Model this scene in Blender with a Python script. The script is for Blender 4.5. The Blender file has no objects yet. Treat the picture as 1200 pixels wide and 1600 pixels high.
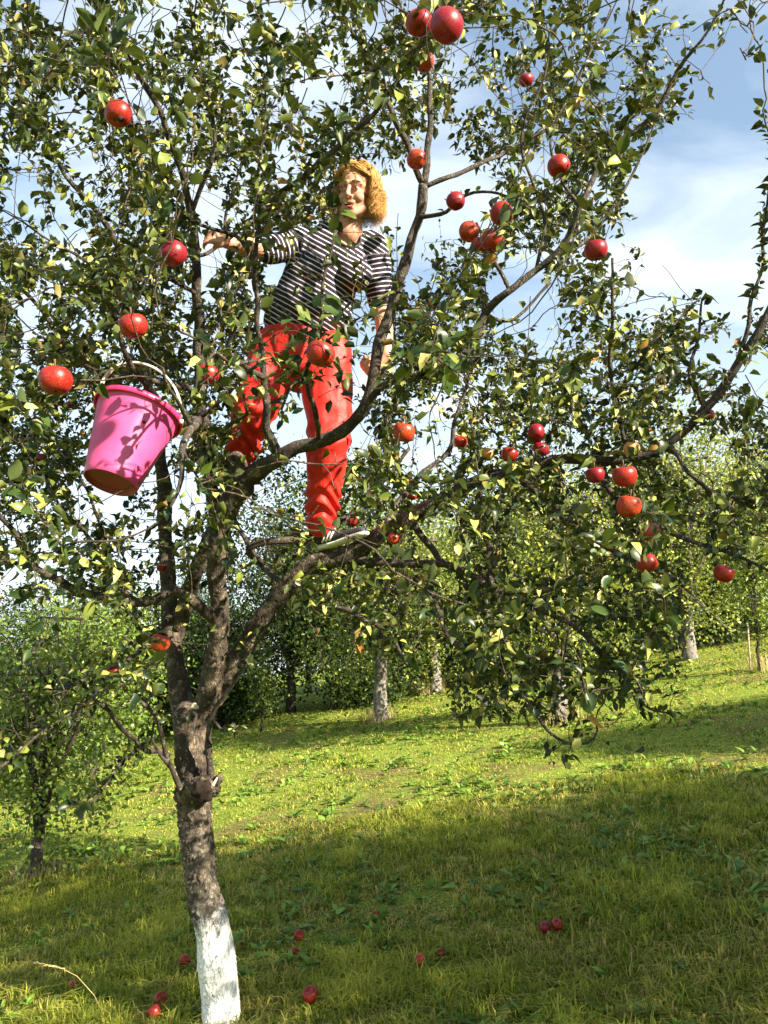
import bpy, bmesh, math, random
import numpy as np
from mathutils import Vector, Matrix, noise, Quaternion
from mathutils.bvhtree import BVHTree

random.seed(7)
rng = np.random.default_rng(11)
SC = bpy.context.scene
COL = SC.collection

# ---------------------------------------------------------------- camera
TILT = math.radians(11.0)
EYE = np.array([0.0, 0.0, 1.55])
FPX = 1247.0
cF = np.array([0, math.cos(TILT), math.sin(TILT)])
cU = np.array([0, -math.sin(TILT), math.cos(TILT)])
cR = np.array([1.0, 0, 0])
cam_d = bpy.data.cameras.new('camera')
cam = bpy.data.objects.new('camera', cam_d)
COL.objects.link(cam)
cam.location = EYE
cam.rotation_euler = (math.radians(90) + TILT, 0, 0)
cam_d.sensor_fit = 'VERTICAL'
cam_d.sensor_height = 36.0
cam_d.lens = 36.0 * FPX / 1600.0
cam_d.clip_start = 0.05
cam_d.clip_end = 2000
SC.camera = cam

# ---------------------------------------------------------------- light
SUN_EL = math.radians(30)
SUN_H = np.array([0.80, -0.60])              # horizontal direction towards the sun
SUN = np.array([SUN_H[0] * math.cos(SUN_EL), SUN_H[1] * math.cos(SUN_EL), math.sin(SUN_EL)])
sd = bpy.data.lights.new('sun', 'SUN')
sd.energy = 5.0
sd.angle = math.radians(0.53)
sd.color = (1.0, 0.89, 0.70)
so = bpy.data.objects.new('sun', sd)
COL.objects.link(so)
so.rotation_euler = Vector(SUN).to_track_quat('Z', 'Y').to_euler()

world = bpy.data.worlds.new('World')
SC.world = world
world.use_nodes = True
wn = world.node_tree
wn.nodes.clear()
def N(nt, t, **kw):
    n = nt.nodes.new(t)
    for k, v in kw.items():
        setattr(n, k, v)
    return n
w_out = N(wn, 'ShaderNodeOutputWorld')
w_bg = N(wn, 'ShaderNodeBackground')
w_bg.inputs['Strength'].default_value = 0.056
sky = N(wn, 'ShaderNodeTexSky', sky_type='NISHITA')
sky.sun_disc = False
sky.sun_elevation = SUN_EL
sky.sun_rotation = math.atan2(SUN_H[0], SUN_H[1])
sky.air_density = 1.0
sky.dust_density = 0.8
sky.ozone_density = 1.2
tc = N(wn, 'ShaderNodeTexCoord')
sep = N(wn, 'ShaderNodeSeparateXYZ')
wn.links.new(tc.outputs['Generated'], sep.inputs[0])
addz = N(wn, 'ShaderNodeMath', operation='ADD'); addz.inputs[1].default_value = 0.25
absz = N(wn, 'ShaderNodeMath', operation='MAXIMUM'); absz.inputs[1].default_value = 0.0
wn.links.new(sep.outputs[2], absz.inputs[0]); wn.links.new(absz.outputs[0], addz.inputs[0])
dx = N(wn, 'ShaderNodeMath', operation='DIVIDE'); dy = N(wn, 'ShaderNodeMath', operation='DIVIDE')
wn.links.new(sep.outputs[0], dx.inputs[0]); wn.links.new(addz.outputs[0], dx.inputs[1])
wn.links.new(sep.outputs[1], dy.inputs[0]); wn.links.new(addz.outputs[0], dy.inputs[1])
cmb = N(wn, 'ShaderNodeCombineXYZ')
wn.links.new(dx.outputs[0], cmb.inputs[0]); wn.links.new(dy.outputs[0], cmb.inputs[1])
mp = N(wn, 'ShaderNodeMapping'); mp.inputs['Scale'].default_value = (1.6, 3.4, 1); mp.inputs['Rotation'].default_value = (0, 0, 0.5)
mp.inputs['Location'].default_value = (0.9, 2.3, 0)
wn.links.new(cmb.outputs[0], mp.inputs[0])
cn = N(wn, 'ShaderNodeTexNoise'); cn.inputs['Scale'].default_value = 1.1; cn.inputs['Detail'].default_value = 9
cn.inputs['Roughness'].default_value = 0.52; cn.inputs['Distortion'].default_value = 0.5
wn.links.new(mp.outputs[0], cn.inputs['Vector'])
cr = N(wn, 'ShaderNodeValToRGB')
cr.color_ramp.elements[0].position = 0.36; cr.color_ramp.elements[1].position = 0.70
cr.color_ramp.elements[0].color = (0.16, 0.16, 0.16, 1); cr.color_ramp.elements[1].color = (0.92, 0.92, 0.92, 1)
wn.links.new(cn.outputs['Fac'], cr.inputs[0])
cmx = N(wn, 'ShaderNodeMix', data_type='RGBA')
cmx.inputs['B'].default_value = (5.6, 6.1, 6.5, 1)
hz_ = N(wn, 'ShaderNodeMapRange'); hz_.inputs['From Min'].default_value = 0.05; hz_.inputs['From Max'].default_value = 0.60; hz_.inputs['To Min'].default_value = 0.95; hz_.inputs['To Max'].default_value = 0.0
wn.links.new(absz.outputs[0], hz_.inputs['Value'])
hm = N(wn, 'ShaderNodeMath', operation='MAXIMUM'); wn.links.new(cr.outputs[0], hm.inputs[0]); wn.links.new(hz_.outputs[0], hm.inputs[1])
wn.links.new(hm.outputs[0], cmx.inputs['Factor'])
stn = N(wn, 'ShaderNodeMix', data_type='RGBA', blend_type='MULTIPLY'); stn.inputs['Factor'].default_value = 1; stn.inputs['B'].default_value = (0.90, 1.10, 1.10, 1)
wn.links.new(sky.outputs[0], stn.inputs['A']); wn.links.new(stn.outputs['Result'], cmx.inputs['A'])
wn.links.new(cmx.outputs['Result'], w_bg.inputs[0])
wn.links.new(w_bg.outputs[0], w_out.inputs[0])

SC.view_settings.view_transform = 'Standard'
SC.view_settings.look = 'None'
SC.view_settings.exposure = 2.05
SC.view_settings.gamma = 1.0
SC.cycles.max_bounces = 6
SC.cycles.transparent_max_bounces = 6
SC.cycles.caustics_reflective = False
SC.cycles.caustics_refractive = False

# ---------------------------------------------------------------- helpers
def P(px, py, d):
    return EYE + d * (cF + (px - 600) / FPX * cR + (800 - py) / FPX * cU)

def proj(p):
    v = np.atleast_2d(p) - EYE
    d = v @ cF
    dd = np.where(d > 0.05, d, 0.05)
    return 600 + FPX * (v @ cR) / dd, 800 - FPX * (v @ cU) / dd, d

def ground_z(x, y):
    x = np.asarray(x, float); y = np.asarray(y, float)
    sx = 9.0 * np.tanh(0.15 * (x + 0.75) / 9.0)
    sy = 2.2 * np.tanh(0.06 * (y - 3.9) / 2.2)
    return sx + sy + 0.02 * np.sin(x * 1.3 + 0.4) * np.sin(y * 1.1) + 0.012 * np.sin(x * 3.1 + y * 2.3)

def on_ground(px, py):
    """world point where the view ray of a pixel meets the meadow"""
    dirv = cF + (px - 600) / FPX * cR + (800 - py) / FPX * cU
    t = 1.0
    for _ in range(4000):
        p = EYE + t * dirv
        if p[2] <= ground_z(p[0], p[1]):
            return p
        t += 0.01
    return EYE + t * dirv

def nrm(v):
    v = np.asarray(v, float)
    return v / (np.linalg.norm(v, axis=-1, keepdims=True) + 1e-12)

def mesh_np(name, verts, faces, k=3, smooth=True, attr=None):
    verts = np.ascontiguousarray(verts, dtype=np.float32); faces = np.ascontiguousarray(faces, dtype=np.int32)
    me = bpy.data.meshes.new(name)
    me.vertices.add(len(verts)); me.vertices.foreach_set('co', verts.ravel())
    me.loops.add(faces.size); me.loops.foreach_set('vertex_index', faces.ravel())
    me.polygons.add(len(faces))
    me.polygons.foreach_set('loop_start', np.arange(0, faces.size, k, dtype=np.int32))
    me.polygons.foreach_set('use_smooth', np.full(len(faces), smooth, dtype=bool))
    if attr is not None:
        a = me.attributes.new('rnd', 'FLOAT', 'POINT')
        a.data.foreach_set('value', np.ascontiguousarray(attr, dtype=np.float32))
    me.update(calc_edges=True)
    return me

class MB:
    def __init__(s): s.v = []; s.f = []
    def add(s, vs, fs):
        o = len(s.v); s.v += [tuple(map(float, p)) for p in vs]; s.f += [tuple(i + o for i in f) for f in fs]
    def tube(s, pts, rad, n=8, cap=True, jitter=0.0):
        pts = [np.asarray(p, float) for p in pts]
        m = len(pts); up = np.array([0.31, 0.17, 0.93]); vs = []; fs = []
        prev = None
        for i, p in enumerate(pts):
            t = nrm(pts[min(i + 1, m - 1)] - pts[max(i - 1, 0)])
            if prev is None:
                a = nrm(np.cross(t, up))
                if np.linalg.norm(np.cross(t, up)) < 1e-3: a = np.array([1.0, 0, 0])
            else:
                a = nrm(prev - t * np.dot(prev, t))
            prev = a; b = np.cross(t, a); r = rad[i]
            for j in range(n):
                an = 2 * math.pi * j / n
                rr = r * (1 + (random.uniform(-jitter, jitter) if jitter else 0))
                vs.append(p + rr * (math.cos(an) * a + math.sin(an) * b))
        for i in range(m - 1):
            for j in range(n):
                k = (j + 1) % n
                fs.append((i * n + j, i * n + k, (i + 1) * n + k, (i + 1) * n + j))
        if cap:
            fs.append(tuple(range(n))[::-1]); fs.append(tuple((m - 1) * n + j for j in range(n)))
        s.add(vs, fs)
    def capsule(s, p0, r0, p1, r1, n=14, flat=None):
        """tapered closed capsule; flat = (axis, factor) squashes the section along an axis"""
        p0 = np.asarray(p0, float); p1 = np.asarray(p1, float)
        t = nrm(p1 - p0) if np.linalg.norm(p1 - p0) > 1e-6 else np.array([0, 0, 1.0])
        a = nrm(np.cross(t, [0.3, 0.9, 0.2])); b = np.cross(t, a)
        rings = []
        for q in (-80, -60, -40, -20, 0): rings.append((p0 + t * r0 * math.sin(math.radians(q)), r0 * math.cos(math.radians(q))))
        for u in (0.25, 0.5, 0.75): rings.append((p0 + (p1 - p0) * u, r0 + (r1 - r0) * u))
        for q in (0, 20, 40, 60, 80): rings.append((p1 + t * r1 * math.sin(math.radians(q)), r1 * math.cos(math.radians(q))))
        vs = []; fs = []
        for c, r in rings:
            for j in range(n):
                an = 2 * math.pi * j / n
                o = r * (math.cos(an) * a + math.sin(an) * b)
                vs.append(c + o)
        if flat is not None:
            ax = nrm(flat[0])
            for i, v in enumerate(vs):
                u = np.clip(np.dot(v - p0, t) / (np.linalg.norm(p1 - p0) + 1e-9), 0, 1)
                c = p0 + (p1 - p0) * u
                k = np.dot(v - c, ax); vs[i] = v - ax * k * (1 - flat[1])
        m = len(rings)
        for i in range(m - 1):
            for j in range(n):
                k = (j + 1) % n
                fs.append((i * n + j, i * n + k, (i + 1) * n + k, (i + 1) * n + j))
        fs.append(tuple(range(n))[::-1]); fs.append(tuple((m - 1) * n + j for j in range(n)))
        s.add(vs, fs)
    def ellipsoid(s, c, r, rot=None, n=16):
        c = np.asarray(c, float); R = np.eye(3) if rot is None else np.asarray(rot)
        vs = []; fs = []; m = n // 2
        for i in range(1, m):
            th = math.pi * i / m
            for j in range(n):
                ph = 2 * math.pi * j / n
                l = np.array([r[0] * math.sin(th) * math.cos(ph), r[1] * math.sin(th) * math.sin(ph), r[2] * math.cos(th)])
                vs.append(c + R @ l)
        top = len(vs); vs.append(c + R @ np.array([0, 0, r[2]])); vs.append(c + R @ np.array([0, 0, -r[2]]))
        for i in range(m - 2):
            for j in range(n):
                k = (j + 1) % n
                fs.append((i * n + j, (i + 1) * n + j, (i + 1) * n + k, i * n + k))
        for j in range(n):
            k = (j + 1) % n
            fs.append((top, j, k)); fs.append((top + 1, (m - 2) * n + k, (m - 2) * n + j))
        s.add(vs, fs)
    def mesh(s, name, smooth=True):
        me = bpy.data.meshes.new(name); me.from_pydata(s.v, [], s.f); me.validate(); me.update()
        if smooth: me.polygons.foreach_set('use_smooth', [True] * len(me.polygons))
        return me
    def blob(s, name, voxel, smooth_it=4, disp=None):
        """fuse all pieces into one continuous skin"""
        me = s.mesh(name); o = bpy.data.objects.new('tmp', me); COL.objects.link(o)
        r = o.modifiers.new('r', 'REMESH'); r.mode = 'VOXEL'; r.voxel_size = voxel
        if smooth_it:
            q = o.modifiers.new('s', 'SMOOTH'); q.iterations = smooth_it; q.factor = 0.5
        dg = bpy.context.evaluated_depsgraph_get(); dg.update()
        out = bpy.data.meshes.new_from_object(o.evaluated_get(dg))
        bpy.data.objects.remove(o); bpy.data.meshes.remove(me)
        out.name = name
        if disp is not None:
            n = len(out.vertices); co = np.empty(n * 3, np.float32); no = np.empty(n * 3, np.float32)
            out.vertices.foreach_get('co', co); out.vertex_normals.foreach_get('vector', no)
            co = co.reshape(-1, 3); no = no.reshape(-1, 3)
            co = co + no * disp(co, no)[:, None]
            out.vertices.foreach_set('co', co.astype(np.float32).ravel()); out.update()
        out.polygons.foreach_set('use_smooth', [True] * len(out.polygons))
        return out

def tag(o, label=None, cat=None, group=None, kind=None):
    if label: o['label'] = label
    if cat: o['category'] = cat
    if group: o['group'] = group
    if kind: o['kind'] = kind
    return o

def empty(name, loc, label, cat, group=None):
    o = bpy.data.objects.new(name, None); COL.objects.link(o); o.location = Vector(loc)
    o.empty_display_size = 0.1
    return tag(o, label, cat, group)

def part(name, me, mat, parent=None, world=True, kind=None, base=None):
    o = bpy.data.objects.new(name, me); COL.objects.link(o)
    if mat is not None and not len(me.materials): me.materials.append(mat)
    if parent is not None:
        o.parent = parent
        if world:
            b = Vector(base) if base is not None else Vector(parent.location)
            me.transform(Matrix.Translation(-b))
    if kind: o['kind'] = kind
    return o

def copy_tree(o, parent=None):
    c = o.copy(); COL.objects.link(c); c.parent = parent
    for ch in list(o.children): copy_tree(ch, c)
    return c

# ---------------------------------------------------------------- materials
def mat_new(name):
    m = bpy.data.materials.new(name); m.use_nodes = True
    nt = m.node_tree; bs = nt.nodes['Principled BSDF']
    return m, nt, bs

def ramp(nt, fac, stops, interp='LINEAR'):
    r = N(nt, 'ShaderNodeValToRGB'); r.color_ramp.interpolation = interp
    el = r.color_ramp.elements
    while len(el) < len(stops): el.new(0.5)
    for e, (p, c) in zip(el, stops): e.position = p; e.color = (*c, 1)
    nt.links.new(fac, r.inputs[0]); return r.outputs[0]

def ntex(nt, vec, scale, detail=5, rough=0.55, dist=0.0):
    n = N(nt, 'ShaderNodeTexNoise'); n.inputs['Scale'].default_value = scale; n.inputs['Detail'].default_value = detail
    n.inputs['Roughness'].default_value = rough; n.inputs['Distortion'].default_value = dist
    if vec is not None: nt.links.new(vec, n.inputs['Vector'])
    return n.outputs['Fac']

def mixc(nt, f, a, b, mode='MIX'):
    m = N(nt, 'ShaderNodeMix', data_type='RGBA', blend_type=mode)
    for s, v in (('Factor', f), ('A', a), ('B', b)):
        if isinstance(v, (int, float)): m.inputs[s].default_value = v
        elif isinstance(v, tuple): m.inputs[s].default_value = (*v, 1)
        else: nt.links.new(v, m.inputs[s])
    return m.outputs['Result']

def mth(nt, op, a, b=None, clamp=False):
    m = N(nt, 'ShaderNodeMath', operation=op); m.use_clamp = clamp
    for i, v in enumerate((a, b)):
        if v is None: continue
        if isinstance(v, (int, float)): m.inputs[i].default_value = v
        else: nt.links.new(v, m.inputs[i])
    return m.outputs[0]

def bump(nt, bs, h, strength=0.5, dist=0.01):
    b = N(nt, 'ShaderNodeBump'); b.inputs['Strength'].default_value = strength; b.inputs['Distance'].default_value = dist
    nt.links.new(h, b.inputs['Height']); nt.links.new(b.outputs[0], bs.inputs['Normal'])

def leaf_mat(name, stops, under, trans=0.35, spot=(0.20, 0.10, 0.03), rough=0.42, spotamt=0.62, spec=0.3, tmix=0.4, tgain=1.0):
    m, nt, bs = mat_new(name)
    at = N(nt, 'ShaderNodeAttribute', attribute_name='rnd')
    oi = N(nt, 'ShaderNodeObjectInfo')
    f = mth(nt, 'FRACT', mth(nt, 'ADD', at.outputs['Fac'], oi.outputs['Random']))
    g = N(nt, 'ShaderNodeNewGeometry')
    c = ramp(nt, f, stops)
    tcn = N(nt, 'ShaderNodeTexCoord')
    nz = ntex(nt, tcn.outputs['Object'], 55, 3)
    sp = ramp(nt, nz, [(spotamt, (0, 0, 0)), (spotamt + 0.08, (1, 1, 1))])
    c = mixc(nt, sp, c, spot)
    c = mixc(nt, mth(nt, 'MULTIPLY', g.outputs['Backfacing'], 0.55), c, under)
    nt.links.new(c, bs.inputs['Base Color'])
    bs.inputs['Roughness'].default_value = rough
    bs.inputs['Specular IOR Level'].default_value = spec
    tr = N(nt, 'ShaderNodeBsdfTranslucent')
    tcol = mixc(nt, tmix, c, (0.30, 0.34, 0.015))
    if tgain != 1.0: tcol = mixc(nt, 1.0, tcol, (tgain, tgain, tgain), 'MULTIPLY')
    nt.links.new(tcol, tr.inputs[0])
    mx = N(nt, 'ShaderNodeMixShader'); mx.inputs[0].default_value = trans
    nt.links.new(bs.outputs[0], mx.inputs[1]); nt.links.new(tr.outputs[0], mx.inputs[2])
    nt.links.new(mx.outputs[0], nt.nodes['Material Output'].inputs[0])
    return m

M = {}
M['leaf'] = leaf_mat('apple_leaf', [(0.0, (0.006, 0.016, 0.006)), (0.42, (0.012, 0.026, 0.007)), (0.60, (0.045, 0.065, 0.010)),  # near-black to pale spread also paints shaded and lit leaves into the colour
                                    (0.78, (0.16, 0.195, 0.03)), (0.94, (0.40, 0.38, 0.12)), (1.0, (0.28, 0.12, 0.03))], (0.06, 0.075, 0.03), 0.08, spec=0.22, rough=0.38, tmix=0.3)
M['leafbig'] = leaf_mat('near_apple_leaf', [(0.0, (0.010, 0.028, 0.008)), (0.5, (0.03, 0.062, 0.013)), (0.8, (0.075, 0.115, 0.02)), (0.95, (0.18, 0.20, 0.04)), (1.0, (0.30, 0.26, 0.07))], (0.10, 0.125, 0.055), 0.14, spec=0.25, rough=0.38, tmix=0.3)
M['bgleaf'] = leaf_mat('orchard_leaf', [(0.0, (0.035, 0.065, 0.012)), (0.45, (0.15, 0.20, 0.025)), (1.0, (0.42, 0.42, 0.07))], (0.15, 0.20, 0.08), 0.3, spotamt=0.75)
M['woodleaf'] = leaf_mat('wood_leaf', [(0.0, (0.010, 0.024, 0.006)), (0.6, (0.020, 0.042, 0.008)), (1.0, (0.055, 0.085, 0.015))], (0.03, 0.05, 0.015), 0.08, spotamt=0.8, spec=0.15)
M['brightleaf'] = leaf_mat('young_leaf', [(0.0, (0.035, 0.075, 0.012)), (0.5, (0.11, 0.175, 0.02)), (1.0, (0.26, 0.30, 0.04))], (0.12, 0.16, 0.05), 0.22, spotamt=0.8)
M['grass'] = leaf_mat('grass_blade', [(0.0, (0.024, 0.055, 0.008)), (0.28, (0.085, 0.155, 0.014)), (0.50, (0.40, 0.46, 0.05)), (0.66, (0.58, 0.53, 0.11)), (0.85, (0.58, 0.45, 0.19)), (1.0, (0.48, 0.32, 0.17))], (0.33, 0.34, 0.05), 0.40, rough=0.6, spotamt=0.85, spec=0.12, tmix=0.15, tgain=1.4)
M['weed'] = leaf_mat('weed_leaf', [(0.0, (0.05, 0.12, 0.015)), (0.6, (0.11, 0.21, 0.025)), (1.0, (0.22, 0.34, 0.05))], (0.14, 0.22, 0.07), 0.25, rough=0.5, spotamt=0.8)

def bark_mat(name, dark, mid, light, scale=1.0, lichen=0.55, white=None, wmax=1.0):
    m, nt, bs = mat_new(name)
    t = N(nt, 'ShaderNodeTexCoord').outputs['Object']
    mpn = N(nt, 'ShaderNodeMapping'); mpn.inputs['Scale'].default_value = (1, 1, 0.30); nt.links.new(t, mpn.inputs[0])
    v = N(nt, 'ShaderNodeTexVoronoi'); v.feature = 'DISTANCE_TO_EDGE'; v.inputs['Scale'].default_value = 55 * scale
    wv = N(nt, 'ShaderNodeVectorMath', operation='ADD')
    nz = N(nt, 'ShaderNodeTexNoise'); nz.inputs['Scale'].default_value = 30 * scale; nt.links.new(mpn.outputs[0], nz.inputs['Vector'])
    sc = N(nt, 'ShaderNodeVectorMath', operation='SCALE'); sc.inputs['Scale'].default_value = 0.03 / scale
    nt.links.new(nz.outputs['Color'], sc.inputs[0]); nt.links.new(mpn.outputs[0], wv.inputs[0]); nt.links.new(sc.outputs[0], wv.inputs[1])
    nt.links.new(wv.outputs[0], v.inputs['Vector'])
    big = ntex(nt, t, 14 * scale, 8, 0.7)
    c = ramp(nt, big, [(0.3, dark), (0.5, mid), (0.72, light)])
    crack = ramp(nt, v.outputs['Distance'], [(0.0, (0, 0, 0)), (0.10, (1, 1, 1))])
    c = mixc(nt, mth(nt, 'MULTIPLY', mth(nt, 'SUBTRACT', 1.0, crack), 0.55), c, tuple(x * 0.35 for x in dark))
    li = ntex(nt, t, 38 * scale, 4, 0.6)
    lf = ramp(nt, li, [(lichen, (0, 0, 0)), (lichen + 0.05, (1, 1, 1))])
    c = mixc(nt, mth(nt, 'MULTIPLY', lf, 0.6), c, (0.24, 0.24, 0.19))
    hgt = mth(nt, 'ADD', mth(nt, 'MULTIPLY', crack, 0.6), mth(nt, 'MULTIPLY', big, 0.8))
    if white is not None:
        s = N(nt, 'ShaderNodeSeparateXYZ'); nt.links.new(t, s.inputs[0])
        e = mth(nt, 'ADD', s.outputs[2], mth(nt, 'MULTIPLY', mth(nt, 'SUBTRACT', ntex(nt, t, 26, 8, 0.8), 0.5), 0.62))
        e = mth(nt, 'ADD', e, mth(nt, 'MULTIPLY', s.outputs[0], -0.45))
        fac = ramp(nt, mth(nt, 'ADD', mth(nt, 'MULTIPLY', mth(nt, 'SUBTRACT', white, e), 9.0), 0.5), [(0.0, (0, 0, 0)), (1.0, (1, 1, 1))])
        old = ramp(nt, ntex(nt, t, 34, 8, 0.75), [(0.44, (0, 0, 0)), (0.58, (1, 1, 1))])
        hi = ramp(nt, mth(nt, 'MULTIPLY', s.outputs[2], 0.7), [(0.25, (1, 1, 1)), (0.72, (0, 0, 0))])
        c = mixc(nt, mth(nt, 'MULTIPLY', mth(nt, 'MULTIPLY', old, hi), 0.30 * wmax), c, (0.55, 0.50, 0.42))
        chip = ramp(nt, ntex(nt, t, 60, 5, 0.7), [(0.58, (1, 1, 1)), (0.64, (0.2, 0.2, 0.2))])
        fac = mth(nt, 'MULTIPLY', fac, chip)
        fac = mth(nt, 'MULTIPLY', fac, wmax)
        fac = mth(nt, 'MULTIPLY', fac, ramp(nt, crack, [(0.0, (0.55, 0.55, 0.55)), (0.6, (1, 1, 1))]))
        c = mixc(nt, fac, c, (0.78, 0.78, 0.76))
    nt.links.new(c, bs.inputs['Base Color'])
    bs.inputs['Roughness'].default_value = 0.85
    bump(nt, bs, hgt, 0.7, 0.006)
    return m
M['bark'] = bark_mat('apple_bark', (0.020, 0.012, 0.007), (0.040, 0.027, 0.017), (0.24, 0.18, 0.12), 1.0, 0.60, white=0.46)
M['branch'] = bark_mat('branch_bark', (0.018, 0.012, 0.009), (0.042, 0.030, 0.021), (0.115, 0.088, 0.062), 1.6, 0.60)
M['twig'] = bark_mat('twig_bark', (0.015, 0.009, 0.006), (0.05, 0.032, 0.02), (0.16, 0.115, 0.075), 3.0, 0.62)
M['bgbark'] = bark_mat('orchard_bark', (0.04, 0.03, 0.022), (0.09, 0.07, 0.055), (0.19, 0.16, 0.13), 0.7, 0.55, white=0.62, wmax=0.10)
M['woodbark'] = bark_mat('wood_bark', (0.03, 0.022, 0.016), (0.08, 0.06, 0.045), (0.14, 0.11, 0.09), 0.6, 0.6)

def plain(name, col, rough=0.6, spec=0.4, var=0.15, scale=20, bumpamt=0.0):
    m, nt, bs = mat_new(name)
    t = N(nt, 'ShaderNodeTexCoord').outputs['Object']
    n = ntex(nt, t, scale, 5)
    c = ramp(nt, n, [(0.25, tuple(x * (1 - var) for x in col)), (0.75, tuple(min(1, x * (1 + var)) for x in col))])
    nt.links.new(c, bs.inputs['Base Color'])
    bs.inputs['Roughness'].default_value = rough; bs.inputs['Specular IOR Level'].default_value = spec
    if bumpamt: bump(nt, bs, n, bumpamt, 0.004)
    return m
M['skin'] = plain('skin', (0.50, 0.25, 0.16), 0.5, 0.35, 0.07, 30)
M['skin'].node_tree.nodes['Principled BSDF'].inputs['Subsurface Weight'].default_value = 0.08
M['skin'].node_tree.nodes['Principled BSDF'].inputs['Subsurface Radius'].default_value = (0.02, 0.008, 0.004)
M['hair'] = plain('blonde_hair', (0.52, 0.29, 0.085), 0.45, 0.35, 0.5, 60)
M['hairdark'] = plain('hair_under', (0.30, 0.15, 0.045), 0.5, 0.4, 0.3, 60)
M['white'] = plain('white_rubber', (0.72, 0.70, 0.66), 0.6, 0.4, 0.05)
M['black'] = plain('black_cloth', (0.03, 0.03, 0.035), 0.7, 0.3, 0.2)
M['eyewhite'] = plain('eye_white', (0.75, 0.72, 0.68), 0.2, 0.5, 0.02)
M['iris'] = plain('iris', (0.05, 0.04, 0.035), 0.2, 0.5, 0.1)
M['lip'] = plain('lip', (0.50, 0.13, 0.10), 0.4, 0.4, 0.1)
M['brow'] = plain('eyebrow_hair', (0.22, 0.12, 0.05), 0.6, 0.3, 0.2)
M['stem'] = plain('apple_stalk', (0.10, 0.07, 0.03), 0.8, 0.2, 0.3)
M['rot'] = plain('rot_and_opening_shade', (0.02, 0.012, 0.008), 0.8, 0.2, 0.3)
M['handle'] = plain('handle_plastic', (0.60, 0.59, 0.52), 0.4, 0.5, 0.06)
M['straw'] = plain('dry_stalk', (0.42, 0.34, 0.16), 0.8, 0.2, 0.2)
M['cutwood'] = plain('broken_wood', (0.50, 0.44, 0.33), 0.8, 0.2, 0.3, 60)
M['hole'] = plain('hollow_shade', (0.018, 0.013, 0.010), 0.9, 0.1, 0.5, 60, 0.5)
M['stake'] = plain('wooden_stake', (0.36, 0.29, 0.18), 0.8, 0.2, 0.2)

# trousers
m, nt, bs = mat_new('red_cloth')
t = N(nt, 'ShaderNodeTexCoord').outputs['Object']
c = ramp(nt, ntex(nt, t, 9, 4), [(0.3, (0.50, 0.010, 0.008)), (0.7, (0.62, 0.022, 0.012))])
nt.links.new(c, bs.inputs['Base Color']); bs.inputs['Roughness'].default_value = 0.55; bs.inputs['Specular IOR Level'].default_value = 0.35
bs.inputs['Sheen Weight'].default_value = 0.15; bs.inputs['Sheen Tint'].default_value = (1, 0.45, 0.3, 1)
bump(nt, bs, ntex(nt, t, 28, 6, 0.6, 1.2), 0.35, 0.012)
M['red'] = m
# striped shirt: navy with white lines
m, nt, bs = mat_new('striped_jersey')
t = N(nt, 'ShaderNodeTexCoord').outputs['Object']
at = N(nt, 'ShaderNodeAttribute', attribute_name='rnd')
w = mth(nt, 'ADD', at.outputs['Fac'], mth(nt, 'MULTIPLY', ntex(nt, t, 5, 3), 0.014))
fr = mth(nt, 'FRACT', mth(nt, 'MULTIPLY', w, 1 / 0.0205))
st = ramp(nt, fr, [(0.0, (0.022, 0.016, 0.03)), (0.72, (0.022, 0.016, 0.03)), (0.76, (0.56, 0.54, 0.56)), (0.96, (0.56, 0.54, 0.56)), (1.0, (0.022, 0.016, 0.03))])
nt.links.new(st, bs.inputs['Base Color']); bs.inputs['Roughness'].default_value = 0.85; bs.inputs['Specular IOR Level'].default_value = 0.2
bump(nt, bs, ntex(nt, t, 22, 5, 0.6, 0.8), 0.3, 0.01)
M['stripe'] = m
# pink bucket plastic
m, nt, bs = mat_new('pink_plastic')
t = N(nt, 'ShaderNodeTexCoord').outputs['Object']
c = ramp(nt, ntex(nt, t, 14, 5), [(0.3, (0.50, 0.050, 0.17)), (0.7, (0.57, 0.072, 0.21))])
dirt = ramp(nt, ntex(nt, t, 75, 4, 0.6), [(0.70, (0, 0, 0)), (0.73, (1, 1, 1))])
c = mixc(nt, mth(nt, 'MULTIPLY', dirt, 0.7), c, (0.12, 0.03, 0.05))
nt.links.new(c, bs.inputs['Base Color']); bs.inputs['Roughness'].default_value = 0.36; bs.inputs['Specular IOR Level'].default_value = 0.5
bump(nt, bs, ntex(nt, t, 300, 2), 0.08, 0.002)
M['pink'] = m
M['pinkrim'] = plain('rim_plastic', (0.60, 0.028, 0.12), 0.4, 0.5, 0.1)
M['pinkshade'] = plain('shaded_pink_plastic', (0.20, 0.016, 0.03), 0.4, 0.5, 0.1)  # bucket pink darkened, so the underside's shade is in the colour

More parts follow.
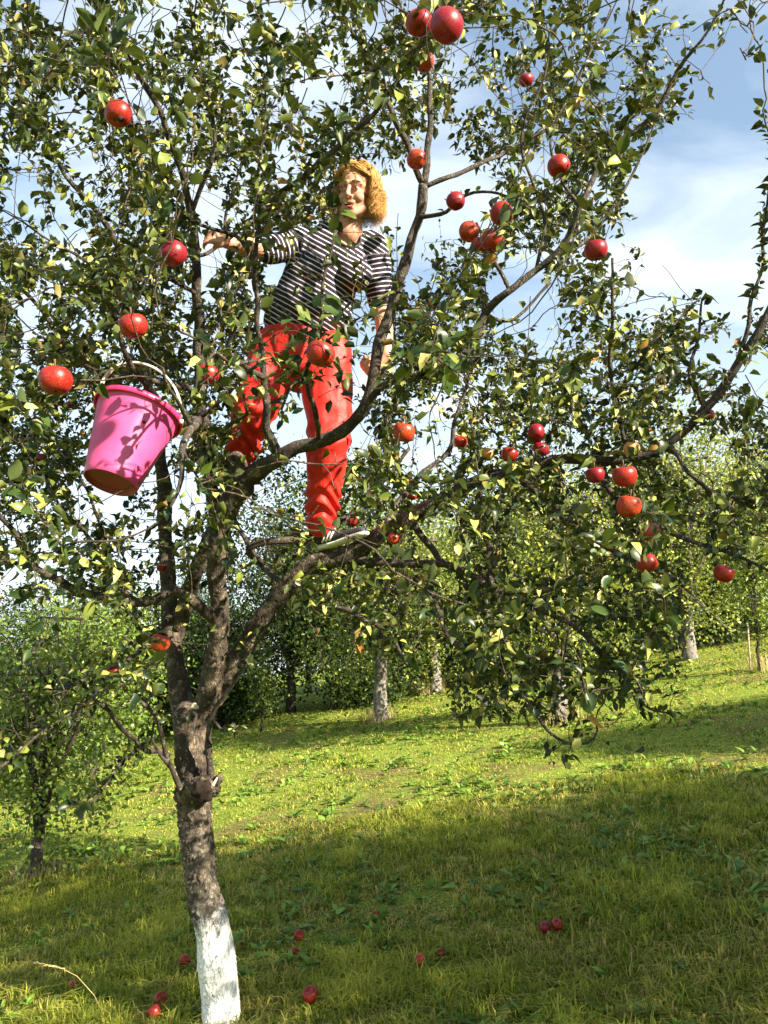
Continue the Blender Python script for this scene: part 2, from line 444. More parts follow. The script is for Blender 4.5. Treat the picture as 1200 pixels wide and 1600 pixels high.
def apple_mat(name, ca, cb, cc):
    m, nt, bs = mat_new(name)
    t = N(nt, 'ShaderNodeTexCoord').outputs['Object']
    oi = N(nt, 'ShaderNodeObjectInfo')
    ad = N(nt, 'ShaderNodeVectorMath', operation='ADD'); nt.links.new(t, ad.inputs[0])
    cx = N(nt, 'ShaderNodeCombineXYZ'); nt.links.new(oi.outputs['Random'], cx.inputs[0]); nt.links.new(oi.outputs['Random'], cx.inputs[1])
    nt.links.new(cx.outputs[0], ad.inputs[1])
    n1 = ntex(nt, ad.outputs[0], 16, 4, 0.5)
    c = ramp(nt, n1, [(0.40, ca), (0.56, cb), (0.70, cc)])
    mpn = N(nt, 'ShaderNodeMapping'); mpn.inputs['Scale'].default_value = (1, 1, 0.12); nt.links.new(ad.outputs[0], mpn.inputs[0])
    st = ramp(nt, ntex(nt, mpn.outputs[0], 160, 3), [(0.5, (0, 0, 0)), (0.65, (1, 1, 1))])
    c = mixc(nt, mth(nt, 'MULTIPLY', st, 0.25), c, cb)
    sp = N(nt, 'ShaderNodeTexVoronoi'); sp.inputs['Scale'].default_value = 180; nt.links.new(t, sp.inputs['Vector'])
    d = ramp(nt, sp.outputs['Distance'], [(0.0, (1, 1, 1)), (0.12, (0, 0, 0))])
    c = mixc(nt, mth(nt, 'MULTIPLY', d, 0.5), c, (0.7, 0.45, 0.2))
    nt.links.new(c, bs.inputs['Base Color']); bs.inputs['Roughness'].default_value = 0.36; bs.inputs['Specular IOR Level'].default_value = 0.35
    return m
M['apple'] = apple_mat('red_apple_skin', (0.17, 0.005, 0.007), (0.26, 0.012, 0.009), (0.38, 0.10, 0.022))
M['apple_dark'] = apple_mat('crimson_apple_skin', (0.13, 0.005, 0.012), (0.21, 0.009, 0.016), (0.30, 0.025, 0.02))
M['apple_blush'] = apple_mat('blushed_apple_skin', (0.27, 0.010, 0.008), (0.36, 0.035, 0.014), (0.44, 0.24, 0.04))
M['apple_yellow'] = apple_mat('yellow_apple_skin', (0.46, 0.14, 0.04), (0.52, 0.30, 0.09), (0.52, 0.40, 0.15))

# ---------------------------------------------------------------- ground
def build_ground():
    xs = np.concatenate([-np.geomspace(320, 9, 34), np.linspace(-8.8, 14, 190), np.geomspace(14.3, 320, 34)])
    ys = np.concatenate([-np.geomspace(320, 5, 26), np.linspace(-4.8, 22, 200), np.geomspace(22.4, 600, 40)])
    X, Y = np.meshgrid(xs, ys)
    Z = ground_z(X, Y)
    rough = (np.abs(X) < 15) & (Y < 24) & (Y > -5)
    Z = Z + np.where(rough, 0.012 * np.sin(X * 9 + 3 * np.sin(Y * 4)) * np.sin(Y * 8 + 2 * np.sin(X * 5)), 0)
    V = np.stack([X, Y, Z], -1).reshape(-1, 3)
    ny, nx = X.shape
    i = np.arange(ny - 1)[:, None] * nx + np.arange(nx - 1)[None]
    F = np.stack([i, i + 1, i + nx + 1, i + nx], -1).reshape(-1, 4)
    m, nt, bs = mat_new('meadow_soil')
    t = N(nt, 'ShaderNodeTexCoord').outputs['Object']
    a = ntex(nt, t, 1.3, 6, 0.6); b = ntex(nt, t, 45, 6, 0.7)
    c1 = ramp(nt, b, [(0.3, (0.04, 0.07, 0.012)), (0.5, (0.13, 0.19, 0.022)), (0.7, (0.42, 0.44, 0.08))])
    c2 = ramp(nt, b, [(0.3, (0.045, 0.035, 0.018)), (0.55, (0.15, 0.12, 0.045)), (0.75, (0.32, 0.26, 0.10))])
    f = ramp(nt, a, [(0.50, (0, 0, 0)), (0.68, (1, 1, 1))])
    nt.links.new(mixc(nt, f, c1, c2), bs.inputs['Base Color']); bs.inputs['Roughness'].default_value = 0.95
    bs.inputs['Specular IOR Level'].default_value = 0.1
    bump(nt, bs, b, 0.8, 0.03)
    o = part('ground', mesh_np('ground', V, F, 4), m)
    tag(o, kind='structure')
    return o
build_ground()

# ---------------------------------------------------------------- leaf mesh machinery
T_U = np.array([0, .30, .30, .30, .68, .68, .68, 1.0])
T_V = np.array([0, -.5, 0, .5, -.42, 0, .42, 0])
T_F = np.array([[0, 2, 1], [0, 3, 2], [1, 2, 5], [1, 5, 4], [2, 3, 6], [2, 6, 5], [4, 5, 7], [5, 6, 7]])
B_U = np.array([0, .18, .18, .18, .40, .40, .40, .64, .64, .64, .85, .85, .85, 1.0])
B_V = np.array([0, -.34, 0, .34, -.5, 0, .5, -.45, 0, .45, -.24, 0, .24, 0])
B_F = np.array([[0, 2, 1], [0, 3, 2], [1, 2, 5], [1, 5, 4], [2, 3, 6], [2, 6, 5], [4, 5, 8], [4, 8, 7], [5, 6, 9], [5, 9, 8],
                [7, 8, 11], [7, 11, 10], [8, 9, 12], [8, 12, 11], [10, 11, 13], [11, 12, 13]])
def leaf_verts(pos, ax, nm, L, W, fold, bend, twist, U=T_U, Vv=T_V):
    n = len(pos); side = nrm(np.cross(ax, nm)); nm = np.cross(side, ax)
    u = U[None, :, None]; v = Vv[None, :, None]
    wig = np.sin(U * 9.0)[None, :, None] * np.sign(Vv)[None, :, None] * 0.06
    L = L[:, None, None]; W = W[:, None, None]; fold = fold[:, None, None]; bend = bend[:, None, None]; twist = twist[:, None, None]
    h = fold * np.abs(v) * W - bend * u * u * L + (wig + twist * v * u) * W
    return pos[:, None] + ax[:, None] * (u * L * (1 - 0.25 * np.abs(bend) * u)) + side[:, None] * (v * W) + nm[:, None] * h
def leaves_mesh(name, pos, ax, nm, L, W, fold, bend, twist, rnd, U=T_U, Vv=T_V, Fc=T_F):
    V = leaf_verts(pos, ax, nm, L, W, fold, bend, twist, U, Vv)
    n, k = V.shape[:2]
    F = (Fc[None] + (np.arange(n) * k)[:, None, None]).reshape(-1, 3)
    return mesh_np(name, V.reshape(-1, 3), F, 3, True, np.repeat(rnd, k))
def rand_dirs(n, zmin=-1.0):
    z = rng.uniform(zmin, 1, n); a = rng.uniform(0, 2 * math.pi, n); r = np.sqrt(1 - z * z)
    return np.stack([r * np.cos(a), r * np.sin(a), z], -1)

# ---------------------------------------------------------------- the apple tree in the foreground
BASE = P(352, 1640, 3.50)
BASE[2] = float(ground_z(BASE[0], BASE[1])) - 0.02
TRUNK = [(356, 1700, 3.50, 86), (352, 1645, 3.51, 74), (347, 1600, 3.52, 69), (344, 1560, 3.54, 67), (338, 1500, 3.56, 70), (330, 1440, 3.58, 63), (319, 1400, 3.60, 60),
         (312, 1350, 3.62, 59), (306, 1300, 3.64, 58), (303, 1250, 3.66, 62), (300, 1200, 3.68, 60), (297, 1160, 3.70, 56), (298, 1120, 3.72, 62)]
LIMBS = [   # thick limbs that are fused with the trunk near the fork
    [(308, 1140, 3.72, 40), (322, 1100, 3.72, 43), (332, 1060, 3.70, 40), (340, 1020, 3.68, 38), (343, 980, 3.66, 36), (342, 940, 3.64, 33), (337, 890, 3.60, 34), (344, 830, 3.55, 36), (358, 790, 3.50, 40), (385, 750, 3.45, 38), (415, 728, 3.4, 34)],
    [(292, 1140, 3.74, 42), (284, 1100, 3.78, 40), (276, 1050, 3.84, 36), (267, 980, 3.90, 30), (262, 900, 3.95, 29), (258, 830, 4.0, 26), (257, 760, 4.0, 24)],
    [(338, 1095, 3.74, 26), (355, 1055, 3.74, 36), (382, 1010, 3.72, 37), (410, 968, 3.70, 34), (450, 915, 3.66, 33), (490, 880, 3.64, 33), (540, 868, 3.62, 33), (580, 845, 3.6, 31), (640, 808, 3.56, 28), (700, 778, 3.5, 26)],
    [(342, 985, 3.66, 26), (330, 965, 3.62, 22), (312, 948, 3.56, 20), (290, 932, 3.5, 18), (270, 920, 3.46, 17)],
    [(276, 1000, 3.92, 24), (292, 935, 3.86, 28), (316, 870, 3.78, 29), (335, 815, 3.72, 28), (328, 750, 3.68, 24), (321, 690, 3.64, 20)],
]
KNOT = [(288, 1240, 3.60, 40), (316, 1232, 3.50, 44)]
STUB = [(318, 1240, 3.60, 30), (334, 1232, 3.54, 24), (343, 1215, 3.52, 12)]
BR = [  # further branches, mostly traced one by one: (px, py, depth, width px)
    [(385, 750, 3.45, 34), (440, 715, 3.36, 29), (500, 690, 3.30, 24), (540, 668, 3.26, 20), (570, 632, 3.22, 18), (586, 580, 3.2, 17), (592, 540, 3.2, 18), (604, 500, 3.2, 18), (622, 450, 3.2, 18), (640, 390, 3.2, 16), (652, 335, 3.2, 15), (662, 288, 3.2, 15)],
    [(662, 288, 3.2, 13), (668, 260, 3.2, 11), (672, 200, 3.2, 9), (670, 140, 3.2, 8), (664, 90, 3.2, 6), (680, 20, 3.1, 5), (700, -60, 3.0, 3)],
    [(662, 288, 3.2, 11), (648, 262, 3.18, 9), (638, 225, 3.15, 9), (618, 185, 3.1, 8), (604, 155, 3.1, 8), (588, 110, 3.05, 6), (566, 85, 3.0, 5), (545, 40, 3.0, 4)],
    [(663, 292, 3.2, 9), (700, 276, 3.2, 8), (745, 258, 3.25, 7), (795, 235, 3.3, 6), (850, 205, 3.3, 5), (905, 150, 3.3, 3)],
    [(652, 340, 3.2, 8), (700, 330, 3.1, 6), (742, 300, 3.0, 5), (790, 305, 2.95, 4), (830, 330, 2.9, 3)],
    [(436, 712, 3.36, 15), (420, 665, 3.32, 13), (413, 620, 3.28, 12), (412, 585, 3.26, 10), (405, 540, 3.24, 9), (402, 480, 3.2, 8), (401, 420, 3.15, 8), (405, 350, 3.1, 7), (404, 280, 3.05, 5), (412, 200, 3.0, 4), (418, 110, 2.9, 3)],
    [(412, 590, 3.26, 10), (385, 575, 3.2, 9), (355, 545, 3.15, 8), (370, 500, 3.1, 7), (388, 470, 3.1, 6)],
    [(401, 415, 3.15, 8), (380, 380, 3.1, 7), (345, 358, 3.1, 6), (300, 345, 3.05, 5), (250, 320, 3.0, 4), (190, 318, 2.9, 3)],
    [(404, 345, 3.1, 10), (440, 298, 3.05, 10), (475, 275, 3.0, 9), (510, 248, 2.95, 9), (545, 205, 2.9, 8), (585, 172, 2.8, 8), (612, 140, 2.7, 7), (640, 100, 2.5, 6), (668, 62, 2.3, 5), (700, 10, 2.1, 4)],
    [(321, 690, 3.64, 20), (314, 640, 3.6, 18), (312, 580, 3.58, 18), (312, 520, 3.55, 16), (308, 460, 3.5, 15), (306, 400, 3.45, 13), (300, 330, 3.4, 12), (284, 270, 3.3, 11), (258, 205, 3.2, 10), (232, 135, 3.1, 9), (190, 80, 3.0, 9), (160, 30, 2.9, 8), (130, -30, 2.8, 6)],
    [(300, 330, 3.4, 8), (330, 260, 3.3, 7), (338, 200, 3.3, 6), (320, 130, 3.2, 5), (300, 60, 3.2, 4), (306, 0, 3.1, 3)],
    [(257, 760, 4.0, 24), (250, 700, 4.0, 20), (235, 640, 4.0, 18), (225, 560, 4.0, 14), (200, 480, 3.95, 12), (190, 400, 3.9, 10), (150, 330, 3.8, 8), (100, 270, 3.7, 6), (60, 190, 3.6, 4)],
    [(235, 640, 4.0, 10), (180, 600, 3.9, 9), (120, 560, 3.8, 8), (60, 480, 3.7, 6), (10, 420, 3.6, 5)],
    [(322, 700, 3.62, 13), (296, 672, 3.3, 11), (270, 650, 3.05, 10), (245, 622, 2.8, 10), (222, 592, 2.66, 10), (204, 570, 2.60, 10), (192, 530, 2.5, 8), (175, 485, 2.4, 6), (150, 455, 2.3, 4)],
    [(313, 620, 3.58, 10), (288, 608, 3.3, 9), (262, 600, 3.1, 9), (235, 592, 2.95, 8), (180, 588, 2.9, 6), (120, 560, 2.8, 5), (60, 520, 2.7, 4)],
    [(313, 640, 3.6, 14), (318, 650, 3.1, 13), (312, 655, 2.6, 13), (300, 665, 2.32, 13), (285, 700, 2.2, 11), (278, 745, 2.15, 8), (262, 790, 2.1, 4)],  # this branch and its two forks are added to shadow the bucket
    [(300, 665, 2.32, 9), (278, 640, 2.22, 7), (262, 610, 2.15, 6), (255, 575, 2.1, 4)],
    [(285, 700, 2.2, 5), (300, 735, 2.12, 4), (318, 760, 2.05, 3)],
    [(270, 920, 3.46, 16), (243, 936, 3.40, 15), (210, 937, 3.34, 15), (175, 935, 3.28, 14), (130, 925, 3.2, 13), (95, 912, 3.12, 12), (62, 885, 3.04, 11), (35, 850, 2.98, 10), (10, 815, 2.9, 8), (-40, 760, 2.8, 6)],
    [(150, 930, 3.24, 9), (100, 915, 3.2, 8), (60, 890, 3.15, 8), (20, 880, 3.1, 7), (-60, 885, 3.0, 6)],
    [(210, 937, 3.34, 9), (165, 890, 3.2, 7), (130, 830, 3.1, 6), (90, 790, 3.0, 5), (40, 700, 2.9, 4), (-10, 640, 2.8, 3)],
    [(160, 935, 3.25, 7), (165, 860, 3.1, 6), (150, 800, 3.0, 5), (110, 720, 2.9, 4)],
    [(700, 778, 3.5, 26), (755, 748, 3.45, 22), (800, 736, 3.42, 20), (850, 722, 3.38, 17), (920, 718, 3.34, 15), (985, 716, 3.3, 14), (1045, 692, 3.25, 14), (1105, 640, 3.2, 14), (1150, 575, 3.15, 13), (1192, 500, 3.1, 12), (1240, 400, 3.05, 10), (1270, 280, 3.0, 6)],
    [(1150, 575, 3.15, 8), (1175, 480, 3.1, 6), (1190, 400, 3.1, 5), (1205, 260, 3.0, 4), (1195, 170, 3.0, 2)],
    [(560, 655, 3.22, 13), (600, 602, 3.12, 12), (655, 588, 3.0, 12), (705, 566, 2.95, 12), (737, 538, 2.95, 13), (758, 492, 2.95, 13), (795, 452, 2.9, 12), (838, 420, 2.9, 11), (880, 380, 2.85, 10), (908, 322, 2.8, 9), (930, 270, 2.8, 8), (975, 222, 2.75, 7), (1020, 175, 2.7, 7), (1055, 120, 2.65, 6), (1095, 62, 2.6, 5), (1128, 5, 2.55, 4), (1150, -50, 2.5, 3)],
    [(838, 420, 2.9, 8), (880, 400, 2.95, 7), (930, 360, 3.0, 6), (975, 300, 3.0, 5), (1010, 235, 3.0, 4), (1030, 180, 3.0, 3)],
    [(758, 492, 2.95, 8), (800, 500, 3.0, 5), (860, 440, 3.0, 5)],
    [(795, 452, 2.9, 7), (770, 400, 2.95, 6), (760, 380, 3.0, 5), (745, 345, 3.0, 3)],
    [(908, 322, 2.8, 6), (860, 250, 2.8, 5), (870, 180, 2.8, 4), (920, 90, 2.8, 4), (960, 10, 2.8, 3)],
    [(838, 420, 2.9, 6), (850, 320, 2.9, 5), (815, 230, 2.9, 5), (845, 130, 2.85, 4), (870, 20, 2.8, 3)],
    [(985, 716, 3.3, 9), (960, 640, 3.2, 7), (955, 560, 3.1, 6), (955, 470, 3.0, 5), (958, 400, 2.95, 4)],
    [(960, 620, 3.2, 6), (1010, 545, 3.1, 5), (1060, 500, 3.1, 4), (1095, 470, 3.1, 3)],
    [(1105, 640, 3.2, 8), (1080, 590, 3.2, 6), (1090, 530, 3.2, 5), (1100, 470, 3.2, 3)],
    [(800, 736, 3.42, 15), (850, 775, 3.3, 12), (890, 815, 3.2, 11), (940, 850, 3.1, 9), (1000, 880, 3.0, 8), (1060, 905, 2.95, 6)],
    [(755, 748, 3.45, 11), (745, 800, 3.4, 10), (765, 860, 3.3, 9), (770, 920, 3.2, 8), (800, 990, 3.1, 6)],
    [(640, 808, 3.56, 12), (690, 880, 3.5, 10), (760, 905, 3.4, 9), (830, 945, 3.3, 8), (900, 985, 3.2, 7), (960, 1040, 3.1, 5), (1010, 1105, 3.0, 4), (1050, 1115, 2.95, 3)],
    [(1045, 692, 3.25, 8), (1080, 740, 3.1, 7), (1130, 775, 3.0, 6), (1200, 790, 2.9, 5), (1270, 830, 2.8, 3)],
    [(920, 718, 3.34, 11), (960, 775, 3.2, 9), (1010, 810, 3.1, 8), (1070, 840, 3.0, 7), (1130, 860, 2.9, 6), (1210, 900, 2.8, 4)],
    [(540, 872, 3.62, 12), (600, 880, 3.6, 13), (665, 882, 3.5, 12), (730, 890, 3.4, 11), (770, 920, 3.3, 9), (830, 930, 3.2, 7), (900, 900, 3.1, 6)],
    [(665, 882, 3.5, 9), (685, 950, 3.3, 8), (720, 1010, 3.2, 7), (780, 1022, 3.1, 6), (860, 1030, 3.05, 6), (930, 1040, 3.0, 5), (1000, 1060, 2.95, 4)],
    [(780, 1022, 3.1, 5), (800, 1060, 3.0, 5), (832, 1108, 2.95, 5), (856, 1140, 2.9, 5), (888, 1160, 2.85, 5), (918, 1160, 2.82, 4), (932, 1140, 2.8, 3), (930, 1122, 2.8, 2)],
    [(450, 945, 3.64, 12), (500, 948, 3.5, 9), (545, 958, 3.4, 8), (600, 985, 3.3, 6), (640, 1040, 3.2, 4)],
    [(410, 885, 3.7, 6), (385, 855, 3.6, 10), (440, 845, 3.6, 12), (480, 840, 3.62, 10), (520, 820, 3.7, 9), (560, 790, 3.8, 8), (610, 740, 3.9, 7), (640, 700, 3.9, 5)],
    [(450, 915, 3.66, 12), (425, 900, 3.9, 9), (400, 865, 4.1, 8), (372, 820, 4.2, 6), (365, 780, 4.3, 5)],
    [(590, 843, 3.6, 10), (640, 760, 3.8, 9), (700, 700, 3.9, 8), (720, 620, 4.0, 6), (760, 540, 4.0, 4)],
    [(286, 1240, 3.54, 12), (270, 1205, 3.48, 8), (256, 1160, 3.42, 7), (244, 1125, 3.38, 7), (228, 1102, 3.34, 6), (214, 1090, 3.3, 4)],
    [(266, 1198, 3.48, 7), (254, 1180, 3.42, 5), (238, 1148, 3.4, 4), (240, 1120, 3.4, 3)],
    [(328, 1228, 3.58, 12), (329, 1180, 3.56, 11), (327, 1140, 3.54, 9), (334, 1108, 3.52, 7), (350, 1088, 3.48, 6), (372, 1062, 3.45, 5), (386, 1035, 3.42, 4), (380, 1012, 3.4, 3)],
    [(330, 1120, 3.54, 5), (345, 1138, 3.5, 4), (362, 1140, 3.48, 3), (372, 1132, 3.46, 2)],
    [(262, 1180, 3.66, 10), (225, 1165, 3.4, 8), (190, 1140, 3.2, 7), (150, 1100, 3.0, 6), (90, 1130, 2.8, 6), (40, 1165, 2.7, 5), (-20, 1210, 2.6, 5)],
    [(225, 1165, 3.4, 6), (195, 1190, 3.3, 5), (165, 1230, 3.2, 4), (130, 1255, 3.1, 3), (110, 1262, 3.0, 2)],
    [(268, 960, 3.9, 9), (230, 1000, 3.6, 8), (190, 1040, 3.4, 7), (140, 1060, 3.2, 6), (80, 1080, 3.0, 5)],
    [(500, 690, 3.30, 10), (492, 640, 3.1, 8), (480, 590, 2.9, 7), (492, 545, 2.75, 7), (508, 490, 2.7, 6), (506, 440, 2.7, 5), (512, 400, 2.7, 4), (523, 362, 2.7, 4), (528, 330, 2.7, 3)],
    [(480, 590, 2.9, 6), (455, 600, 2.8, 5), (440, 640, 2.75, 4)],
    [(492, 545, 2.75, 5), (530, 520, 2.6, 4), (560, 500, 2.5, 3)],
    [(655, 588, 3.0, 6), (672, 570, 2.7, 5), (690, 552, 2.4, 4)],
    [(312, 700, 3.62, 8), (355, 665, 3.3, 6), (385, 640, 3.2, 4), (372, 590, 3.1, 3)],
    [(258, 205, 3.2, 7), (210, 200, 3.0, 6), (160, 165, 2.8, 5), (100, 120, 2.7, 4), (40, 95, 2.6, 3)],
    [(308, 460, 3.5, 8), (250, 430, 3.3, 6), (180, 420, 3.1, 5), (110, 395, 2.9, 4), (40, 350, 2.8, 3)],
    [(306, 400, 3.45, 7), (345, 380, 3.6, 5), (360, 300, 3.7, 4), (395, 230, 3.7, 3)],
]
def wp(seq): return [(P(a, b, d), w * d / FPX * (0.5 if w < 22 else 0.435)) for a, b, d, w in seq]

def smooth_path(pts, step):
    """Catmull-Rom resample of [(p, r)]"""
    ps = [p for p, _ in pts]; rs = [r for _, r in pts]; out = []
    n = len(ps)
    for i in range(n - 1):
        p0 = ps[max(i - 1, 0)]; p1 = ps[i]; p2 = ps[i + 1]; p3 = ps[min(i + 2, n - 1)]
        k = max(1, int(round(np.linalg.norm(p2 - p1) / step)))
        for j in range(k):
            t = j / k
            q = 0.5 * ((2 * p1) + (-p0 + p2) * t + (2 * p0 - 5 * p1 + 4 * p2 - p3) * t * t + (-p0 + 3 * p1 - 3 * p2 + p3) * t ** 3)
            out.append((q, rs[i] + (rs[i + 1] - rs[i]) * t))
    out.append((ps[-1], rs[-1]))
    return out

tree = empty('apple_tree', BASE, 'large gnarled foreground apple tree, whitewashed at the foot, with a woman standing in it', 'tree')
mb = MB()
for seq in [TRUNK] + LIMBS + [KNOT, STUB]:
    sp = smooth_path(wp(seq), 0.05)
    for (a, ra), (b, rb) in zip(sp[:-1], sp[1:]): mb.capsule(a, ra, b, rb, 16)
def bark_disp(co, no):
    d = np.zeros(len(co))
    for i, p in enumerate(co):
        x, y, z = float(p[0]), float(p[1]), float(p[2])
        v = Vector((x * 42, y * 42, z * 15)) + noise.noise_vector(Vector((x * 16, y * 16, z * 16))) * 2.2
        dist = noise.voronoi(v)[0]
        crack = min(1.0, (dist[1] - dist[0]) * 2.2)
        amp = 0.0125 if z < 1.15 else 0.0035
        if z < 0.45: amp = 0.0045
        d[i] = amp * (crack - 0.55) + 0.010 * noise.noise(Vector((x * 9, y * 9, z * 6)))
    return d
part('trunk', mb.blob('trunk', 0.0068, 3, bark_disp), M['bark'], tree)
# near-black lump paints the shade of the sawn knot's hollow; pale torn wood
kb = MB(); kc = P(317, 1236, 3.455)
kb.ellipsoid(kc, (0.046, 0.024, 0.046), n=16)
part('knot_hollow_shade', kb.blob('knot_hollow_shade', 0.005, 2, lambda co, no: np.array([0.016 * noise.noise(Vector(p) * 34) for p in co])), M['hole'], tree)
kb = MB(); kb.capsule(P(333, 1226, 3.46), 0.007, P(339, 1216, 3.47), .004, 8)
part('torn_wood', kb.mesh('torn_wood'), M['cutwood'], tree)
kb = MB(); kb.ellipsoid(P(305, 1104, 3.68), (0.022, 0.018, 0.018), n=12)
part('torn_wood', kb.blob('torn_wood', 0.005, 1, lambda co, no: np.array([0.006 * noise.noise(Vector(p) * 60) for p in co])), M['cutwood'], tree)
kb = MB()
for px, py, d in ((356, 735, 3.5), (368, 722, 3.46)):
    kb.capsule(P(px + 14, py + 40, d), 0.045, P(px, py, d), 0.047, 14)
part('sawn_stub', kb.blob('sawn_stub', 0.009, 2, lambda co, no: np.array([0.006 * noise.noise(Vector(p) * 22) for p in co])), M['bark'], tree)

NODE = []; PAR = []; RAD = []; TRACED = []
def add_path(sp, parent):
    last = parent
    for p, r in sp:
        NODE.append(p); PAR.append(last); RAD.append(r); TRACED.append(True); last = len(NODE) - 1
    return last
def nearest_node(p):
    if not NODE: return -1
    a = np.array(NODE); return int(np.argmin(((a - p) ** 2).sum(1)))
add_path(smooth_path(wp(TRUNK[3:]), 0.06), -1)
for seq in LIMBS:
    sp = smooth_path(wp(seq), 0.05); add_path(sp, nearest_node(sp[0][0]))
bk = P(205, 695, 2.5); e1_ = nrm(np.cross(SUN, [0, 0, 1.0])); e2_ = nrm(np.cross(e1_, SUN))      # e1 to the right, e2 up, as seen from the sun
if e1_[0] > 0: e1_ = -e1_
e1_ = -e1_
def bq(t, a, b_): return bk + SUN * t + e1_ * a + e2_ * b_
SHADOW_SPRIG = [[(P(312, 655, 2.6), .0062), (bq(.46, .17, .02), .0058), (bq(.42, .08, .0), .0056), (bq(.42, .01, .01), .0054), (bq(.42, -.04, -.05), .0045), (bq(.43, -.07, -.12), .0032), (bq(.43, -.08, -.17), .002)],  # added sprig on the sun side, forked to throw shadows on the bucket
         [(bq(.42, .01, .01), .0042), (bq(.42, -.04, .04), .0036), (bq(.42, -.10, .045), .003), (bq(.42, -.15, .07), .0018)],
         [(bq(.42, .02, .01), .0042), (bq(.41, .03, .06), .0034), (bq(.40, .07, .11), .0026), (bq(.40, .09, .15), .0016)],
         [(bq(.43, -.07, -.12), .0028), (bq(.42, -.02, -.13), .0024), (bq(.42, .05, -.11), .0018)]]
for seq in BR + SHADOW_SPRIG:
    sp = smooth_path(wp(seq) if len(seq[0]) == 4 else seq, 0.035)
    par = nearest_node(sp[0][0])
    # crooked growth
    out = []
    for i, (p, r) in enumerate(sp):
        k = min(1.0, i / 4.0)
        w = noise.noise_vector(Vector(p) * 7.0)
        out.append((p + np.array(w) * 0.018 * k, r * (1 + 0.22 * noise.noise(Vector(p) * 18))))
    add_path(out, par)
    b = MB(); first = out[0][1]
    pts = [p for p, _ in out]; rs = [r for _, r in out]
    b.tube(pts, rs, 10 if first > 0.012 else 7, True, 0.05)
    part('branch', b.mesh('branch'), M['branch'], tree)

# density of foliage as seen from the meadow (12 x 13 cells over the picture, 0-9)
DEN = np.array([
    [7, 8, 8, 5, 4, 7, 7, 5, 7, 6, 1, 3],
    [7, 8, 8, 5, 2.2, 4, 5, 3, 8, 6, 4, 0.5],
    [4, 5, 8, 8, 5, 2.5, 3.5, 5, 7, 6, .3, .2],
    [6, 3, 5, 8, 6, 4, 3, 6, 6, 2, .1, .3],
    [8, 6, 5, 7, 5, 5, 1.5, 4.5, 5, 2, 1.2, .5],
    [8, 8, 7, 6, 6, 6, 6, 5, 4, 5, 4.5, 2],
    [8, 6, 6, 7, 6, 6, 4, 5, 6, 7, 6, 4],
    [7, 5, 4, 6, 4, 2.5, 5, 6, 7, 7, 6, 4],
    [6, 6, 4.5, 3.5, 3.5, 4, 7, 9, 9, 9, 8, 6],
    [5, 5, 3.5, 2.5, 2.5, 4, 7, 9, 9, 9, 4.5, 1],
    [1.8, 3.2, 2.2, .8, .8, 1, 1.5, 7, 9, 7, 1.2, .1],
    [1.2, 1.4, .9, .3, .1, .1, .2, .8, 2.2, 2.4, .8, 0],
    [.3, .4, .1, 0, 0, 0, 0, 0, 0, 0, 0, 0]]) / 9.0
def gaps(px, py):
    return np.array([noise.noise(Vector((a / 75.0 + 11.3, b_ / 75.0 + 4.7, 0.5))) for a, b_ in zip(px, py)])
def density(px, py):
    x = np.clip(px / 100 - 0.5, 0, 10.999); y = np.clip(py / 100 - 0.5, 0, 11.999)
    ix = x.astype(int); iy = y.astype(int); fx = x - ix; fy = y - iy
    d = (DEN[iy, ix] * (1 - fx) * (1 - fy) + DEN[iy, ix + 1] * fx * (1 - fy) + DEN[iy + 1, ix] * (1 - fx) * fy + DEN[iy + 1, ix + 1] * fx * fy)
    out = (px < -60) | (px > 1260) | (py < -60)
    d = np.where(out, d * 0.45, d)
    return d
# view windows kept open between the leaves: (px, py, r, depth, share of leaves kept)
OPEN = [(562, 300, 46, 3.6, .07), (525, 392, 62, 3.6, .24), (480, 420, 45, 3.6, .35), (570, 420, 40, 3.6, .2), (450, 462, 44, 3.6, .3), (512, 460, 50, 3.6, .4), (430, 515, 40, 3.6, .28),
        (505, 550, 45, 3.6, .55), (400, 600, 36, 3.6, .55), (395, 655, 44, 3.6, .38), (378, 710, 34, 3.6, .25), (518, 625, 38, 3.55, .5), (515, 690, 38, 3.5, .25), (515, 745, 42, 3.55, .06),
        (503, 805, 38, 3.55, .1), (545, 850, 45, 3.6, .08), (597, 520, 26, 3.6, .12), (585, 572, 26, 3.4, .15), (375, 378, 30, 3.5, .6),
        (250, 900, 60, 3.6, .35), (300, 960, 60, 3.6, .3), (280, 1060, 45, 3.8, .35), (205, 700, 98, 2.55, .0), (160, 660, 40, 2.55, .0), (255, 670, 45, 2.55, 0), (215, 600, 62, 2.55, .08), (190, 760, 60, 2.6, .05),
        (320, 1050, 45, 3.6, .2), (300, 1180, 60, 3.6, .1), (420, 960, 40, 3.6, .3), (640, 400, 28, 3.2, .15), (600, 520, 25, 3.2, .15), (660, 300, 25, 3.2, .2), (340, 880, 35, 3.6, .3), (400, 745, 35, 3.4, .15), (470, 705, 28, 3.3, .2)]
